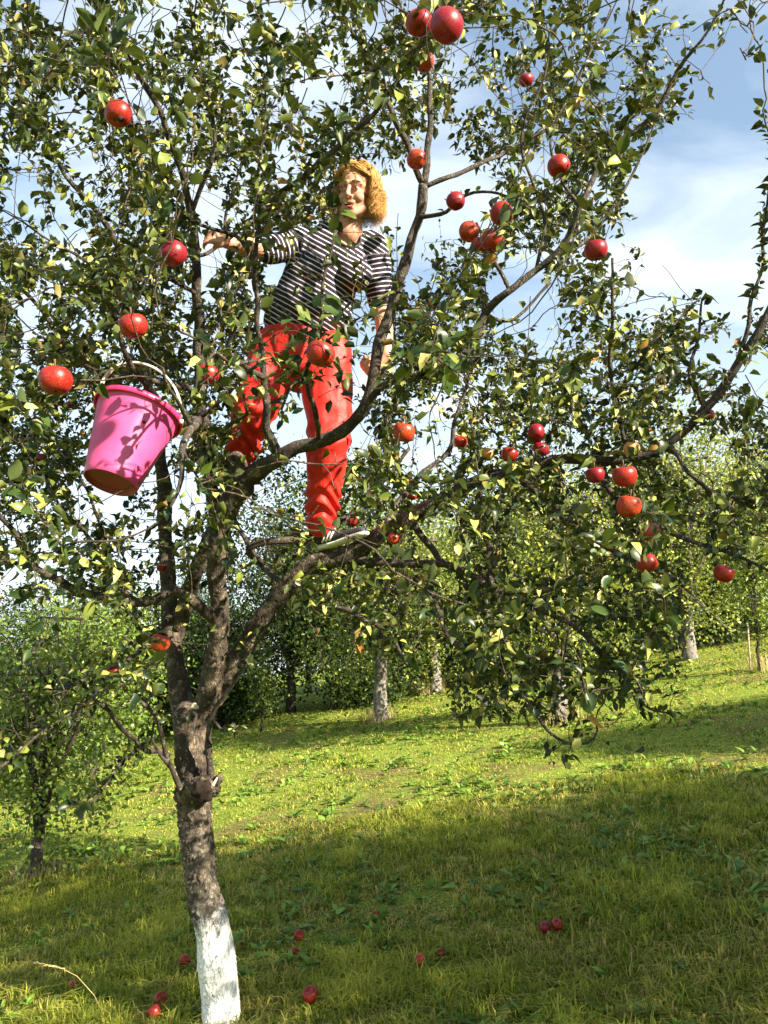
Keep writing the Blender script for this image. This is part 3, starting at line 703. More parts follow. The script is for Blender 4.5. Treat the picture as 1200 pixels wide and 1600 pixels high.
# lit corridors towards the sun
BUCKET_SUN = P(200, 690, 2.5)
LIT = [(P(540, 390, 3.55), .34), (P(556, 300, 3.55), .26), (P(430, 500, 3.55), .22), (P(515, 720, 3.5), .26), (P(395, 650, 3.55), .2), (P(310, 1200, 3.6), .22), (P(345, 1450, 3.5), .3), (P(595, 520, 3.5), .2), (P(480, 580, 3.5), .25)]
APPLES = []   # filled below, needed for keeping fruit visible
def keep_prob(p):
    px, py, d = proj(p); k = np.ones(len(px))
    for cx, cy, r, dep, kk in OPEN:
        q = np.hypot(px - cx, py - cy) < r
        k = np.where(q & (d < dep + 0.05), np.minimum(k, kk), k)
    for c, r in LIT:
        v = p - c; t = v @ SUN
        dist = np.linalg.norm(v - t[:, None] * SUN, axis=1)
        q = (dist < r) & (t > 0.05)
        k = np.where(q, np.minimum(k, 0.14), k)
    v = p - BUCKET_SUN; t = v @ SUN; dist = np.linalg.norm(v - t[:, None] * SUN, axis=1)
    k = np.where((dist < .24) & (t > .05), np.minimum(k, 0.30), k)
    for ap, r in APPLES:
        ax, ay, ad = proj(ap); rp = r * FPX / ad[0]
        q = (np.hypot(px - ax[0], py - ay[0]) < rp * 0.95) & (d < ad[0])
        k = np.where(q, np.minimum(k, 0.18), k)
    return k

# ---- fruit list: px, py, width px, depth, material, label
HANG = [
    (185, 178, 42, 2.25, 'apple', 'red apple with a dark rotten hole, alone near the top left of the crown'),
    (270, 396, 42, 2.25, 'apple_dark', 'shaded dark red apple hanging left of the woman\'s raised arm'),
    (208, 509, 44, 2.15, 'apple', 'glossy red apple hanging above the handle of the pink bucket'),
    (87, 594, 50, 1.95, 'apple', 'bright red apple left of the pink bucket, close to the picture edge'),
    (325, 585, 35, 2.6, 'apple', 'red apple with a yellow tip between the pink bucket and the red trousers'),
    (655, 36, 42, 1.95, 'apple_dark', 'left one of two big dark red apples side by side at the very top'),
    (698, 40, 52, 1.80, 'apple_dark', 'right, larger one of two big dark red apples at the very top'),
    (663, 97, 31, 2.7, 'apple_blush', 'small yellow and red apple just below the big pair at the top'),
    (651, 249, 31, 2.9, 'apple_blush', 'half lit apple beside the fork of the upright stem above the woman'),
    (822, 125, 24, 3.2, 'apple_dark', 'dull red apple half hidden high among leaves right of the top pair'),
    (873, 260, 35, 2.6, 'apple', 'red apple deep in leaves at upper right above the cluster of five'),
    (712, 314, 29, 2.9, 'apple_dark', 'leftmost apple of the upper right cluster, partly in shade'),
    (784, 334, 37, 2.55, 'apple', 'topmost bright red apple of the upper right cluster'),
    (733, 362, 32, 2.8, 'apple_blush', 'greenish apple low at the left of the upper right cluster'),
    (770, 376, 38, 2.5, 'apple', 'large shaded red apple at the bottom right of the upper right cluster'),
    (750, 383, 28, 2.75, 'apple', 'small red apple squeezed between two others at the bottom of the cluster'),
    (931, 391, 37, 2.5, 'apple_dark', 'dark maroon apple alone against the open sky at right'),
    (501, 553, 46, 2.0, 'apple', 'big close red apple with a pale shine in front of the red trousers'),
    (631, 675, 35, 2.7, 'apple_blush', 'red and yellow apple just right of the woman\'s knee'),
    (720, 690, 22, 3.4, 'apple', 'small red apple between the lone blushed one and the yellow one'),
    (762, 710, 21, 3.4, 'apple_yellow', 'small pale yellow apple above the big right hand limb'),
    (796, 710, 27, 2.9, 'apple', 'shiny red apple right next to the small pale yellow one'),
    (838, 676, 27, 3.1, 'apple_dark', 'upper of two shaded apples over the end of the big right hand limb'),
    (845, 702, 25, 3.1, 'apple_dark', 'lower of two shaded apples over the end of the big right hand limb'),
    (930, 742, 29, 2.9, 'apple_dark', 'shaded red apple left of the stacked bright pair at right'),
    (976, 744, 38, 2.45, 'apple', 'upper one of two bright red apples stacked at right'),
    (983, 791, 39, 2.4, 'apple_blush', 'lower of two bright red apples stacked at right, yellow underneath'),
    (987, 702, 26, 3.0, 'apple_yellow', 'orange yellow apple just above the stacked pair at right'),
    (1016, 832, 32, 2.9, 'apple_blush', 'orange apple half behind leaves below the stacked pair'),
    (1011, 880, 33, 2.7, 'apple', 'vivid red apple crossed by a leaf low on the right side'),
    (1131, 896, 31, 2.7, 'apple', 'red apple farthest to the right, low above the distant trunks'),
    (250, 1005, 31, 2.8, 'apple_blush', 'red and yellow apple left of the trunk fork, low in the crown'),
    (177, 1051, 24, 3.0, 'apple', 'small red apple lowest on the left side of the tree'),
    (615, 842, 19, 3.4, 'apple_blush', 'tiny red apple under the right hand limb near the shoe'),
    (550, 815, 19, 3.9, 'apple', 'tiny shiny red apple behind the woman\'s ankle'),
    (65, 718, 21, 3.4, 'apple_dark', 'small dark apple left of the base of the pink bucket'),
    (110, 632, 14, 3.8, 'apple_dark', 'tiny red apple glimpsed under the bright one at far left'),
    (809, 984, 13, 3.9, 'apple', 'tiny red apple low in the drooping twigs right of centre'),
    (1036, 592, 20, 3.3, 'apple', 'small red apple high on the right side near the dark upright limb'),
    (1108, 648, 17, 3.4, 'apple_dark', 'small red apple behind the dark limb at the right edge'),
    (253, 886, 17, 3.7, 'apple_dark', 'small dark red apple against the left stem below the bucket'),
    (644, 775, 15, 3.9, 'apple_blush', 'tiny orange apple among bright leaves over the right hand limb'),
]
for px, py, w, d, mt, lab in HANG:
    APPLES.append((P(px, py, d), w * d / FPX * 0.5))

# ---- space colonisation
NA = 24000
A = np.stack([rng.uniform(-2.9, 2.9, NA * 4), rng.uniform(1.3, 5.5, NA * 4), rng.uniform(0.9, 5.6, NA * 4)], -1)
cc = np.array([-0.05, 3.45, 3.0]); ee = np.array([2.75, 1.95, 2.25])
q = (((A - cc) / ee) ** 2).sum(1) < 1
A = A[q]
px, py, dd = proj(A)
dens = density(px, py)
nz3 = np.array([noise.noise(Vector(p) * 2.6) for p in A])
acc = np.clip(dens * (1.0 + 2.2 * nz3) * (1 + 1.6 * gaps(px, py)), 0, 1) ** 1.3 * (dens > .09)
ok = (rng.random(len(A)) < acc) & (rng.random(len(A)) < keep_prob(A) ** 0.7) & (dd > 1.9)
A = A[ok][:13500]
A = np.vstack([np.array([p + np.array([0, 0, 1.25 * r]) for p, r in APPLES]), A])
pos = list(NODE); par = list(PAR)
nodes = np.array(pos)
STEP = 0.042; DI = 0.33; DK = 0.075
best = np.full(len(A), 1e9); bi = np.zeros(len(A), int)
def upd(idx0):
    new = nodes[idx0:]
    for s in range(0, len(new), 400):
        blk = new[s:s + 400]
        D = ((A[:, None] - blk[None]) ** 2).sum(2)
        j = D.argmin(1); dmin = D[np.arange(len(A)), j]
        u = dmin < best
        best[u] = dmin[u]; bi[u] = j[u] + idx0 + s
upd(0)
grown = {}
for it in range(90):
    act = (best < DI * DI)
    if not act.any(): break
    idx = np.unique(bi[act])
    newp = []
    vec = nrm(A[act] - nodes[bi[act]])
    sm = np.zeros((len(nodes), 3)); np.add.at(sm, bi[act], vec)
    for i in idx:
        c_ = grown.get(i, 0)
        if c_ >= 3: continue
        grown[i] = c_ + 1
        d = nrm(sm[i]) + rng.normal(0, 0.26, 3) + np.array([0, 0, 0.22 if nodes[i][2] > 2.3 else 0.02])
        newp.append((nodes[i] + nrm(d) * STEP, i))
    if not newp: break
    n0 = len(nodes)
    nodes = np.vstack([nodes, np.array([p for p, _ in newp])]); par += [int(i) for _, i in newp]
    upd(n0)
    alive = best > DK * DK
    A = A[alive]; best = best[alive]; bi = bi[alive]
    if len(A) == 0: break
n0 = len(NODE)
# water shoots: straight upright wands that carry leaves all along
P_now = nodes; extra = []; epar = []; nn = len(nodes)
pool = np.nonzero(P_now[:, 2] > 2.2)[0]; rng.shuffle(pool); made = 0
for i in pool:
    if made >= 260: break
    if i < 260: continue
    d = nrm(np.array([0, 0, 1.0]) + rng.normal(0, .22, 3) + nrm(P_now[i] - np.array([-.3, 3.5, P_now[i][2]])) * .28)
    ln = rng.uniform(.22, .62); tip = P_now[i] + d * ln
    tx, ty, td = proj(tip[None]); mx, my, md = proj((P_now[i] + d * ln * .5)[None])
    if td[0] < 1.9 or density(tx, ty)[0] < .30 * rng.random() + .12: continue
    if keep_prob(np.array([tip]))[0] < .6 or keep_prob(np.array([P_now[i] + d * ln * .5]))[0] < .6: continue
    last = int(i); p = P_now[i].copy(); k_ = int(ln / .036)
    for q_ in range(k_):
        p = p + nrm(d + rng.normal(0, .06, 3)) * .036; extra.append(p.copy()); epar.append(last); last = nn; nn += 1
    made += 1
nodes = np.vstack([nodes, np.array(extra)]); par = list(par) + epar
NN = len(nodes)
par = np.array(par)
# radii by the pipe rule for grown nodes
rad = np.zeros(NN); rad[:n0] = RAD
acc_ = np.zeros(NN); tipd = np.zeros(NN, int)
kids = [[] for _ in range(NN)]
for i in range(NN - 1, n0 - 1, -1):
    r = acc_[i] ** (1 / 2.4) if acc_[i] > 0 else 0.00145
    r = max(r, 0.00145); rad[i] = r
    p_ = par[i]; kids[p_].append(i)
    acc_[p_] += r ** 2.4 * 0.93
    tipd[p_] = max(tipd[p_], tipd[i] + 1)
# twig tubes
tw_v = []; tw_f = []
def twig_tube(pts, rs, n=4):
    pts = np.asarray(pts); m = len(pts); o = sum(len(x) for x in tw_v) if False else twig_tube.o
    T = np.empty_like(pts); T[1:-1] = pts[2:] - pts[:-2]; T[0] = pts[1] - pts[0]; T[-1] = pts[-1] - pts[-2]
    T = nrm(T); a = nrm(np.cross(T, [0.21, 0.35, 0.91])); b = np.cross(T, a)
    an = np.arange(n) * 2 * math.pi / n
    V = pts[:, None] + rs[:, None, None] * (np.cos(an)[None, :, None] * a[:, None] + np.sin(an)[None, :, None] * b[:, None])
    tw_v.append(V.reshape(-1, 3))
    i = np.arange(m - 1)[:, None] * n + np.arange(n)[None]; j = np.arange(m - 1)[:, None] * n + (np.arange(n)[None] + 1) % n
    tw_f.append(np.stack([i, j, j + n, i + n], -1).reshape(-1, 4) + o)
    twig_tube.o += m * n
twig_tube.o = 0
starts = []
for i in range(NN):
    ks = kids[i]
    if not ks: continue
    if i < n0: starts += ks
    else:
        big = max(ks, key=lambda k: rad[k]); starts += [k for k in ks if k != big]
for s in starts:
    ch = [par[s], s]; c_ = s
    while kids[c_]:
        c_ = max(kids[c_], key=lambda k: rad[k]); ch.append(c_)
    pts = nodes[ch].copy(); rs = rad[ch].copy(); rs[0] = min(rs[0], rs[1] * 1.15)
    if len(pts) > 3:
        pts[1:-1] = pts[1:-1] * 0.6 + (pts[:-2] + pts[2:]) * 0.2
    twig_tube(pts, rs, 5 if rs[0] > 0.005 else 4)
tw = part('twigs', mesh_np('twigs', np.vstack(tw_v), np.vstack(tw_f), 4), M['twig'], tree, kind='stuff')
print('nodes', NN, 'grown', NN - n0, 'left', len(A))

# ---- leaves along the thin wood
cand = np.array([i for i in range(NN) if ((rad[i] < 0.0052 and i >= n0) or (200 < i < n0 and rad[i] < .0078))])
dirs = nrm(nodes[cand] - nodes[par[cand]])
cl_ = np.array([noise.noise(Vector(p) * 3.4) for p in nodes[cand]])
cnt = rng.poisson(np.clip(2.5 * (1 + 1.6 * cl_), .15, 5)); cnt = np.where(tipd[cand] <= 1, cnt + 2, cnt)
shoot = (cand >= NN - len(extra)) | (cand < n0); cnt = np.where(shoot, np.maximum(cnt, 2) + 1, cnt)
rep = np.repeat(np.arange(len(cand)), cnt)
lp = nodes[cand][rep] + rng.normal(0, 0.006, (len(rep), 3)); ld = dirs[rep]
px, py, dd = proj(lp)
kp = keep_prob(lp); dn = density(px, py)
dn = dn * np.clip(1 + 2.1 * gaps(px, py), 0.04, 2) * np.where(py < 450, .85, 1.0) * np.where((px > 520) & (py > 790), .85, 1.0) * .84
dn = np.where(np.array(cand)[rep] < n0, 1.0, dn)
ok = (rng.random(len(lp)) < kp) & (rng.random(len(lp)) < np.clip(dn * 2.0 + 0.02, 0, 1)) & (dd > 1.6)
lp = lp[ok]; ld = ld[ok]
n = len(lp)
ax = nrm(ld * 0.55 + rand_dirs(n) * 0.9 + np.array([0, 0, 0.12]))
nm = nrm(rand_dirs(n) * 0.85 + np.array([0, -0.12, 0.75]) + SUN * 0.15)
L = rng.gamma(12, 0.0355 / 12, n); L = np.clip(L, 0.016, 0.062)
W = L * rng.uniform(0.44, 0.64, n)
fold = rng.uniform(0.1, 1.3, n); bend = rng.uniform(-0.2, 1.0, n); twist = rng.uniform(-1.2, 1.2, n)
rn = np.clip(rng.beta(1.7, 2.0, n) + np.array([noise.noise(Vector(p) * 1.6) for p in lp]) * 0.28, 0.0, 0.999)
lp = lp + ax * 0.008
# near sprays of large leaves
SPRAY = [(470, 440, 2.8, 4, .045, .05), (505, 470, 2.75, 6, .05, .06), (548, 452, 2.8, 4, .045, .05), (430, 545, 2.9, 5, .05, .06), (470, 600, 2.8, 7, .055, .07), (520, 615, 2.9, 6, .05, .06), (520, 520, 2.7, 6, .06, .06), (395, 600, 3.1, 4, .045, .05), (450, 650, 2.9, 4, .045, .05), (420, 400, 3.0, 6, .05, .06), (690, 552, 2.2, 9, .085, .06), (655, 575, 2.3, 5, .07, .05), (740, 548, 2.4, 4, .07, .05), (525, 200, 2.4, 6, .07, .05), (500, 205, 2.5, 4, .06, .04), (165, 72, 2.1, 8, .075, .06), (140, 62, 2.2, 4, .07, .05), (980, 420, 2.5, 2, .075, .01),
         (512, 290, 2.7, 5, .062, .035), (524, 332, 2.7, 6, .066, .03), (505, 305, 2.7, 4, .06, .03), (540, 322, 2.7, 2, .045, .02), (480, 300, 2.6, 2, .06, .03), (490, 505, 2.6, 10, .07, .06), (540, 492, 2.5, 8, .072, .05), (470, 545, 2.7, 6, .06, .06), (440, 585, 2.7, 6, .06, .06), (575, 480, 2.5, 4, .06, .04),
         (990, 145, 2.6, 4, .06, .03), (118, 1250, 2.8, 7, .06, .05), (770, 1105, 3.0, 2, .06, .02), (630, 570, 2.3, 3, .07, .03), (130, 945, 2.9, 6, .06, .08), (170, 930, 3.0, 5, .06, .05), (352, 730, 3.0, 5, .055, .05), (1005, 1160, 3.0, 1, .065, .01)]
sp_p = []; sp_a = []; sp_l = []
for px_, py_, d_, k_, l_, s_ in SPRAY:
    c0 = P(px_, py_, d_)
    for _ in range(k_):
        u = nrm(rng.normal(0, 1, 3) + np.array([0, 0, 0.2])); sp_p.append(c0 + u * s_ * rng.uniform(0.1, 0.8)); sp_a.append(u); sp_l.append(l_ * rng.uniform(0.75, 1.15))
sp_p = np.array(sp_p); sp_a = np.array(sp_a); sp_l = np.array(sp_l); ns = len(sp_p)
allp = np.vstack([sp_p, lp]); alla = np.vstack([sp_a, ax]); alln = np.vstack([nrm(rand_dirs(ns) * 0.6 + np.array([0, -0.5, 0.6])), nm])
allL = np.concatenate([sp_l, L]); allW = np.concatenate([sp_l * 0.56, W])
allf = np.concatenate([rng.uniform(0.1, 0.6, ns), fold]); allb = np.concatenate([rng.uniform(0, 0.5, ns), bend]); allt = np.concatenate([rng.uniform(-.3, .3, ns), twist])
allr = np.concatenate([rng.uniform(0.02, 0.45, ns), rn])
px, py, dd = proj(allp)
inside = (px > 5) & (px < 1195) & (py > 5) & (py < 1595)
size = np.where(inside, allL / dd, 0)
# prefer what is not hidden: nearest first in small cells
order = np.argsort(-size)
big = order[:300]; rest = np.setdiff1d(np.arange(len(allp)), big)
print('leaves', len(allp))
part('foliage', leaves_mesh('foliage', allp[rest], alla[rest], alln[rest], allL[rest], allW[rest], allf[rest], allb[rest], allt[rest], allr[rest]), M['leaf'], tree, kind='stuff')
# the 300 largest leaves are parts of their own; six shared shapes with a serrated edge and a short stalk
protos = []
for v_ in range(6):
    U = B_U.copy(); Vv = B_V.copy() * (1 + 0.06 * rng.normal(0, 1, len(B_V)))
    one = np.ones(1)
    Vx = leaf_verts(np.zeros((1, 3)), np.array([[1.0, 0, 0]]), np.array([[0, 0, 1.0]]), one, one * rng.uniform(.5, .62), one * rng.uniform(.1, .8), one * rng.uniform(0, .6), one * rng.uniform(-.4, .4), U, Vv)[0]
    k = len(Vx)
    st = np.array([[0, .012, 0], [0, -.012, 0], [-.28, 0, -0.03], [0, 0, -.012]])
    V = np.vstack([Vx, st]); Fc = np.vstack([B_F, [[k, k + 1, k + 2], [k + 1, k + 3, k + 2], [k + 3, k, k + 2]]])
    me = mesh_np('leaf', V, Fc, 3, True, np.full(len(V), v_ / 6.0)); me.materials.append(M['leafbig']); protos.append(me)
BV = Vector(BASE)
for j in big:
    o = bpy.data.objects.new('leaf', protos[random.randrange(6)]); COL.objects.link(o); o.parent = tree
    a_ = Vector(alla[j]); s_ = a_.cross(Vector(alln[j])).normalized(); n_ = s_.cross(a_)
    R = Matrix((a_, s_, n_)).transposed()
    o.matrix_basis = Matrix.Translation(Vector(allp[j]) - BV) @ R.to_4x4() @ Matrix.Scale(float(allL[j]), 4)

# ---------------------------------------------------------------- apples
def apple_mesh(seed, nu=22, nv=15):
    r_ = random.Random(seed); V = []; F = []
    lob = r_.uniform(0, 6.28); sq = r_.uniform(0.86, 0.98); tap = r_.uniform(0.02, 0.12)
    for i in range(nv + 1):
        th = math.pi * i / nv
        rr = math.sin(th) ** 0.86; z = math.cos(th) * sq
        top = max(0, math.cos(th)); bot = max(0, -math.cos(th))
        z -= 0.34 * math.exp(-(th / 0.42) ** 2); z += 0.22 * math.exp(-((math.pi - th) / 0.32) ** 2)
        rr *= (1 + tap * top - tap * bot)
        for j in range(nu):
            a = 2 * math.pi * j / nu
            k = 1 + 0.025 * math.cos(5 * a + lob) * (0.4 + bot) + 0.03 * math.cos(2 * a + lob)
            V.append((rr * k * math.cos(a), rr * k * math.sin(a), z))
    for i in range(nv):
        for j in range(nu):
            k = (j + 1) % nu; F.append((i * nu + j, (i + 1) * nu + j, (i + 1) * nu + k, i * nu + k))
    me = bpy.data.meshes.new('apple_body'); me.from_pydata(V, [], F); me.update(); me.validate()
    me.polygons.foreach_set('use_smooth', [True] * len(me.polygons)); return me
AM = {}
for mt in ('apple', 'apple_dark', 'apple_blush', 'apple_yellow'):
    AM[mt] = []
    for s in range(4):
        me = apple_mesh(s + 1); me.materials.append(M[mt]); AM[mt].append(me)
sb = MB(); sb.tube([(0, 0, .50), (0.03, 0, .85), (0.12, 0.03, 1.35)], [.045, .045, .085], 6); STALK = sb.mesh('stalk'); STALK.materials.append(M['stem'])
cb = MB()
for j in range(5):
    a = j * 1.2566; cb.tube([(0.05 * math.cos(a), 0.05 * math.sin(a), -.72), (0.13 * math.cos(a), 0.13 * math.sin(a), -.86)], [.03, .01], 4)
CALYX = cb.mesh('calyx'); CALYX.materials.append(M['stem'])
def add_apple(p, r, mt, lab, group, tilt=0.45, parent_parts=True):
    o = empty('apple', p, lab, 'apple', group)
    o.rotation_euler = (random.uniform(-tilt, tilt), random.uniform(-tilt, tilt), random.uniform(0, 6.28)); o.scale = (r, r, r)
    b = bpy.data.objects.new('fruit', random.choice(AM[mt])); COL.objects.link(b); b.parent = o
    for nm_, me in (('stalk', STALK), ('calyx', CALYX)):
        c = bpy.data.objects.new(nm_, me); COL.objects.link(c); c.parent = o
    return o
fruits = []
for (px_, py_, w_, d_, mt, lab), (p_, r_) in zip(HANG, APPLES):
    fruits.append(add_apple(p_, r_, mt, lab, 'apples hanging in the tree'))
# rotten hole in the first apple
kb = MB(); v = nrm(EYE - APPLES[0][0]); sd_ = nrm(np.cross(v, [0, 0, 1])); hp = APPLES[0][0] + nrm(v + 0.25 * sd_ * -1 - np.array([0, 0, .55])) * APPLES[0][1] * 0.93
kb.ellipsoid(hp, (0.0095, 0.0095, 0.0095), n=12)
rot = part('rotten_hole', kb.mesh('rotten_hole'), M['rot'])
rot.parent = fruits[0]; rot.matrix_parent_inverse = fruits[0].matrix_basis.inverted()

# ---------------------------------------------------------------- bucket
def build_bucket():
    rim_c = P(217, 645, 2.56); axis = nrm(P(174, 765, 2.46) - rim_c)          # towards the base
    # tip the base towards the camera a little so that its underside shows
    axis = nrm(axis + np.array([0, -0.10, 0.0]))
    o = empty('bucket', rim_c, 'pink plastic bucket hanging by its white handle from a branch, tipped to the left', 'bucket')
    Z = -axis; X = nrm(np.array([1.0, 0, 0]) - Z * Z[0]); X = nrm(X + 0.0 * Z); Y = np.cross(Z, X)
    R = Matrix((Vector(X), Vector(Y), Vector(Z))).transposed()
    o.rotation_euler = R.to_euler()
    H = 0.262; R1 = 0.133; R0 = 0.084
    def lathe(prof, n=56, name='body', wob=0.0):
        V = []; F = []
        for i, (r, z) in enumerate(prof):
            for j in range(n):
                a = 2 * math.pi * j / n; k = 1 + wob * math.cos(2 * a + 0.4)
                V.append((r * k * math.cos(a), r * k * math.sin(a), z))
        for i in range(len(prof) - 1):
            for j in range(n):
                k = (j + 1) % n; F.append((i * n + j, (i + 1) * n + j, (i + 1) * n + k, i * n + k))
        me = bpy.data.meshes.new(name); me.from_pydata(V, [], F); me.update(); me.polygons.foreach_set('use_smooth', [True] * len(me.polygons)); return me
    t = 0.0022
    # outer wall down, then closed underside, recessed base, and inner wall back up
    prof = [(R1 - 0.001, -0.004)] + [(R1 + (R0 - R1) * u - 0.002, -H * u) for u in (0.1, 0.25, 0.5, 0.75, 0.93)] + [(R0 - 0.001, -H), (R0 - 0.004, -H - 0.002), (R0 - 0.007, -H), (R0 - 0.009, -H + 0.010), (R0 - 0.02, -H + 0.0115), (0.0008, -H + 0.012)]
    part('body', lathe(prof[:8], name='body', wob=0.008), M['pink'], o, False)
    part('base', lathe(prof[7:], name='base'), M['pinkshade'], o, False)
    inn = [(R1 - 0.003, -0.003), (R1 + (R0 - R1) * .5 - 0.0045, -H * .5), (R0 - 0.006, -H + 0.015), (0.0008, -H + 0.016)]
    part('inside', lathe(inn, name='inside', wob=0.008), M['pink'], o, False)
    rim = [(R1 - 0.004, -0.003), (R1 - 0.003, 0.003), (R1 + 0.002, 0.005), (R1 + 0.008, 0.003), (R1 + 0.009, -0.004), (R1 + 0.008, -0.014), (R1 + 0.005, -0.014), (R1 + 0.001, -0.005)]
    part('rim', lathe(rim, name='rim', wob=0.008), M['pinkrim'], o, False)
    # handle: flat band arched from ear to ear, over the branch, leaning back
    hb = MB(); apex = P(206, 571, 2.60) + np.array([0, 0, 0.012])
    la = (R.inverted() @ (Vector(apex) - Vector(rim_c)))
    ya = math.atan2(la.y, la.z); hh = math.hypot(la.y, la.z)
    pts = []
    for k in range(29):
        a = math.pi * k / 28
        x = -(R1 + 0.007) * math.cos(a); h = hh * math.sin(a) ** 0.75
        x += la.x * math.sin(a) * 0.6
        pts.append((x, h * math.sin(ya), h * math.cos(ya) - 0.008 * (1 - math.sin(a))))
    V = []; F = []
    for k, p in enumerate(pts):
        p = Vector(p); tt = (Vector(pts[min(k + 1, 28)]) - Vector(pts[max(k - 1, 0)])).normalized()
        wv = Vector((0, math.cos(ya), -math.sin(ya))).normalized(); nn = tt.cross(wv).normalized()
        w_ = 0.0070 if 0 < k < 28 else 0.009; th = 0.0030
        for a_, b_ in ((1, 1), (-1, 1), (-1, -1), (1, -1)): V.append(tuple(p + wv * w_ * a_ + nn * th * b_))
    for k in range(28):
        for j in range(4):
            i = (j + 1) % 4; F.append((k * 4 + j, k * 4 + i, k * 4 + 4 + i, k * 4 + 4 + j))
    F.append((3, 2, 1, 0)); F.append((112, 113, 114, 115))
    me = bpy.data.meshes.new('handle'); me.from_pydata(V, [], F); me.update()
    part('handle', me, M['handle'], o, False)
    for sx in (-1, 1):
        eb = MB(); eb.tube([(sx * (R1 + 0.004), 0, -0.006), (sx * (R1 + 0.017), 0, -0.006)], [0.008, 0.008], 12)
        part('handle_ear', eb.mesh('handle_ear'), M['handle'], o, False)
    # small hole with dirt on the right side
    a = math.radians(-52); z = -0.085; r = R1 + (R0 - R1) * 0.085 / H
    hb = MB(); hb.ellipsoid((r * math.cos(a), r * math.sin(a), z), (0.0055, 0.0055, 0.004), n=10)
    part('puncture', hb.mesh('puncture'), M['rot'], o, False)
build_bucket()

# ---------------------------------------------------------------- the woman in the tree
person_base = P(502, 852, 3.62)
person = empty('person', person_base, 'blonde woman in striped shirt and red trousers standing high in the apple tree', 'person')
hipL, hipR = P(438, 540, 3.68), P(508, 556, 3.64)
kneeL, kneeR = P(398, 640, 3.58), P(514, 690, 3.54)
ankL, ankR = P(374, 722, 3.70), P(503, 822, 3.62)
pelv = P(470, 535, 3.66); waist = P(478, 476, 3.66); ribs = P(503, 432, 3.64); chest = P(523, 398, 3.63); neck0 = P(537, 366, 3.62); neck1 = P(548, 336, 3.60)
shL, shR = P(474, 378, 3.62), P(583, 384, 3.64)
elL, wrL = P(418, 392, 3.52), P(352, 378, 3.40)
elR, wrR = P(598, 482, 3.66), P(604, 555, 3.54)
head_c = P(556, 303, 3.56)
# head frame
fw = nrm(np.array([-0.30, -0.86, -0.30])); hx = nrm(np.cross(fw, [0.10, -0.1, 1.0])); hz = nrm(np.cross(hx, fw))
HR = np.stack([hx, fw, hz], 1)
if HR[0, 0] < 0: HR[:, 0] *= -1
def HP(x, y, z): return head_c + HR @ np.array([x, y, z])
Y = np.array([0, 1.0, 0])
b = MB()
b.capsule(pelv, 0.14, waist, 0.12, flat=(Y, .66)); b.capsule(waist, 0.12, ribs, 0.12, flat=(Y, .66)); b.capsule(ribs, 0.12, chest, 0.115, flat=(Y, .62))
b.capsule(shL, 0.055, shR, 0.055); b.capsule(chest, 0.11, neck0, 0.07, flat=(Y, .8)); b.capsule(neck0, 0.056, neck1, 0.052); b.capsule(neck1, .05, HP(0, -.01, -.04), .05)
for hp_, kn, an in ((hipL, kneeL, ankL), (hipR, kneeR, ankR)):
    b.capsule(hp_, 0.085, kn, 0.056); b.capsule(kn, 0.054, an, 0.034)
for s_, e_, w_ in ((shL, elL, wrL), (shR, elR, wrR)):
    b.capsule(s_, 0.052, e_, 0.042); b.capsule(e_, 0.043, (e_ + w_) / 2, 0.040); b.capsule((e_ + w_) / 2, 0.040, w_, 0.027)
# head: skull, jaw, chin, cheeks, brow, nose, ears, lips
b.ellipsoid(HP(0, -.012, .03), (.074, .092, .086), HR); b.ellipsoid(HP(0, .022, -.045), (.056, .062, .068), HR)
b.ellipsoid(HP(0, .062, -.097), (.024, .022, .018), HR)
for s in (-1, 1):
    b.ellipsoid(HP(s * .034, .058, -.028), (.026, .026, .026), HR); b.ellipsoid(HP(s * .075, -.01, -.005), (.009, .018, .03), HR)
    b.capsule(HP(s * .012, .080, .029), .010, HP(s * .048, .066, .026), .009, 10)
    b.capsule(HP(s * .045, .03, -.07), .02, HP(s * .012, .06, -.092), .02, 10)
b.capsule(HP(0, .080, .022), .009, HP(0, .104, -.024), .0115, 10); b.ellipsoid(HP(0.011, .093, -.028), (.008, .01, .007), HR, 10); b.ellipsoid(HP(-.011, .093, -.028), (.008, .01, .007), HR, 10)
b.capsule(HP(-.018, .078, -.052), .009, HP(.018, .078, -.052), .009, 10); b.capsule(HP(-.014, .074, -.074), .0095, HP(.014, .074, -.074), .0095, 10)
# hands: palm, thumb and four fingers closing round what they hold
def hand(w_, grip, rg, fdir, side):
    """w_ wrist, grip centre, rg grip radius, fdir axis of the gripped bar, side = thumb side along fdir"""
    g = np.asarray(grip); fd = nrm(fdir)
    v = g - w_; v = v - fd * np.dot(v, fd) * 0.4; fo = nrm(v)                       # forward, from the wrist over the back
    back = nrm(np.cross(fd, fo)) * side
    pc = g + back * (rg + 0.013) - fo * 0.018
    b.capsule(w_, .025, pc - fo * 0.02, .022, 12); 
    for k in range(4):
        off = fd * (k - 1.5) * 0.0185
        b.capsule(pc - fo * 0.024 + off * 0.75, 0.0125, pc + fo * 0.022 + off, 0.0115, 10)
        prev = pc + fo * 0.022 + off; rad_ = 0.0095; ln = (0.92, 1.02, 0.97, 0.80)[k]
        for q_, an in enumerate((38, 92, 148)):
            a = math.radians(an * ln); c_ = g + off + (math.cos(a) * back + math.sin(a) * fo) * (rg + 0.011)
            b.capsule(prev, rad_, c_, rad_ * 0.93, 8); prev = c_; rad_ *= 0.92
    tb = pc - fo * 0.03 - fd * 0.026; t1 = g - fd * 0.034 - fo * (rg + 0.006) + back * 0.012; t2 = g - fd * 0.02 - fo * (rg + 0.008) - back * 0.018
    b.capsule(tb, .014, t1, .0115, 8); b.capsule(t1, .0115, t2, .009, 8)
held = P(581, 568, 3.48)
hand(wrR, held, 0.033, np.array([-0.55, 0.2, 0.8]) * -1, 1)
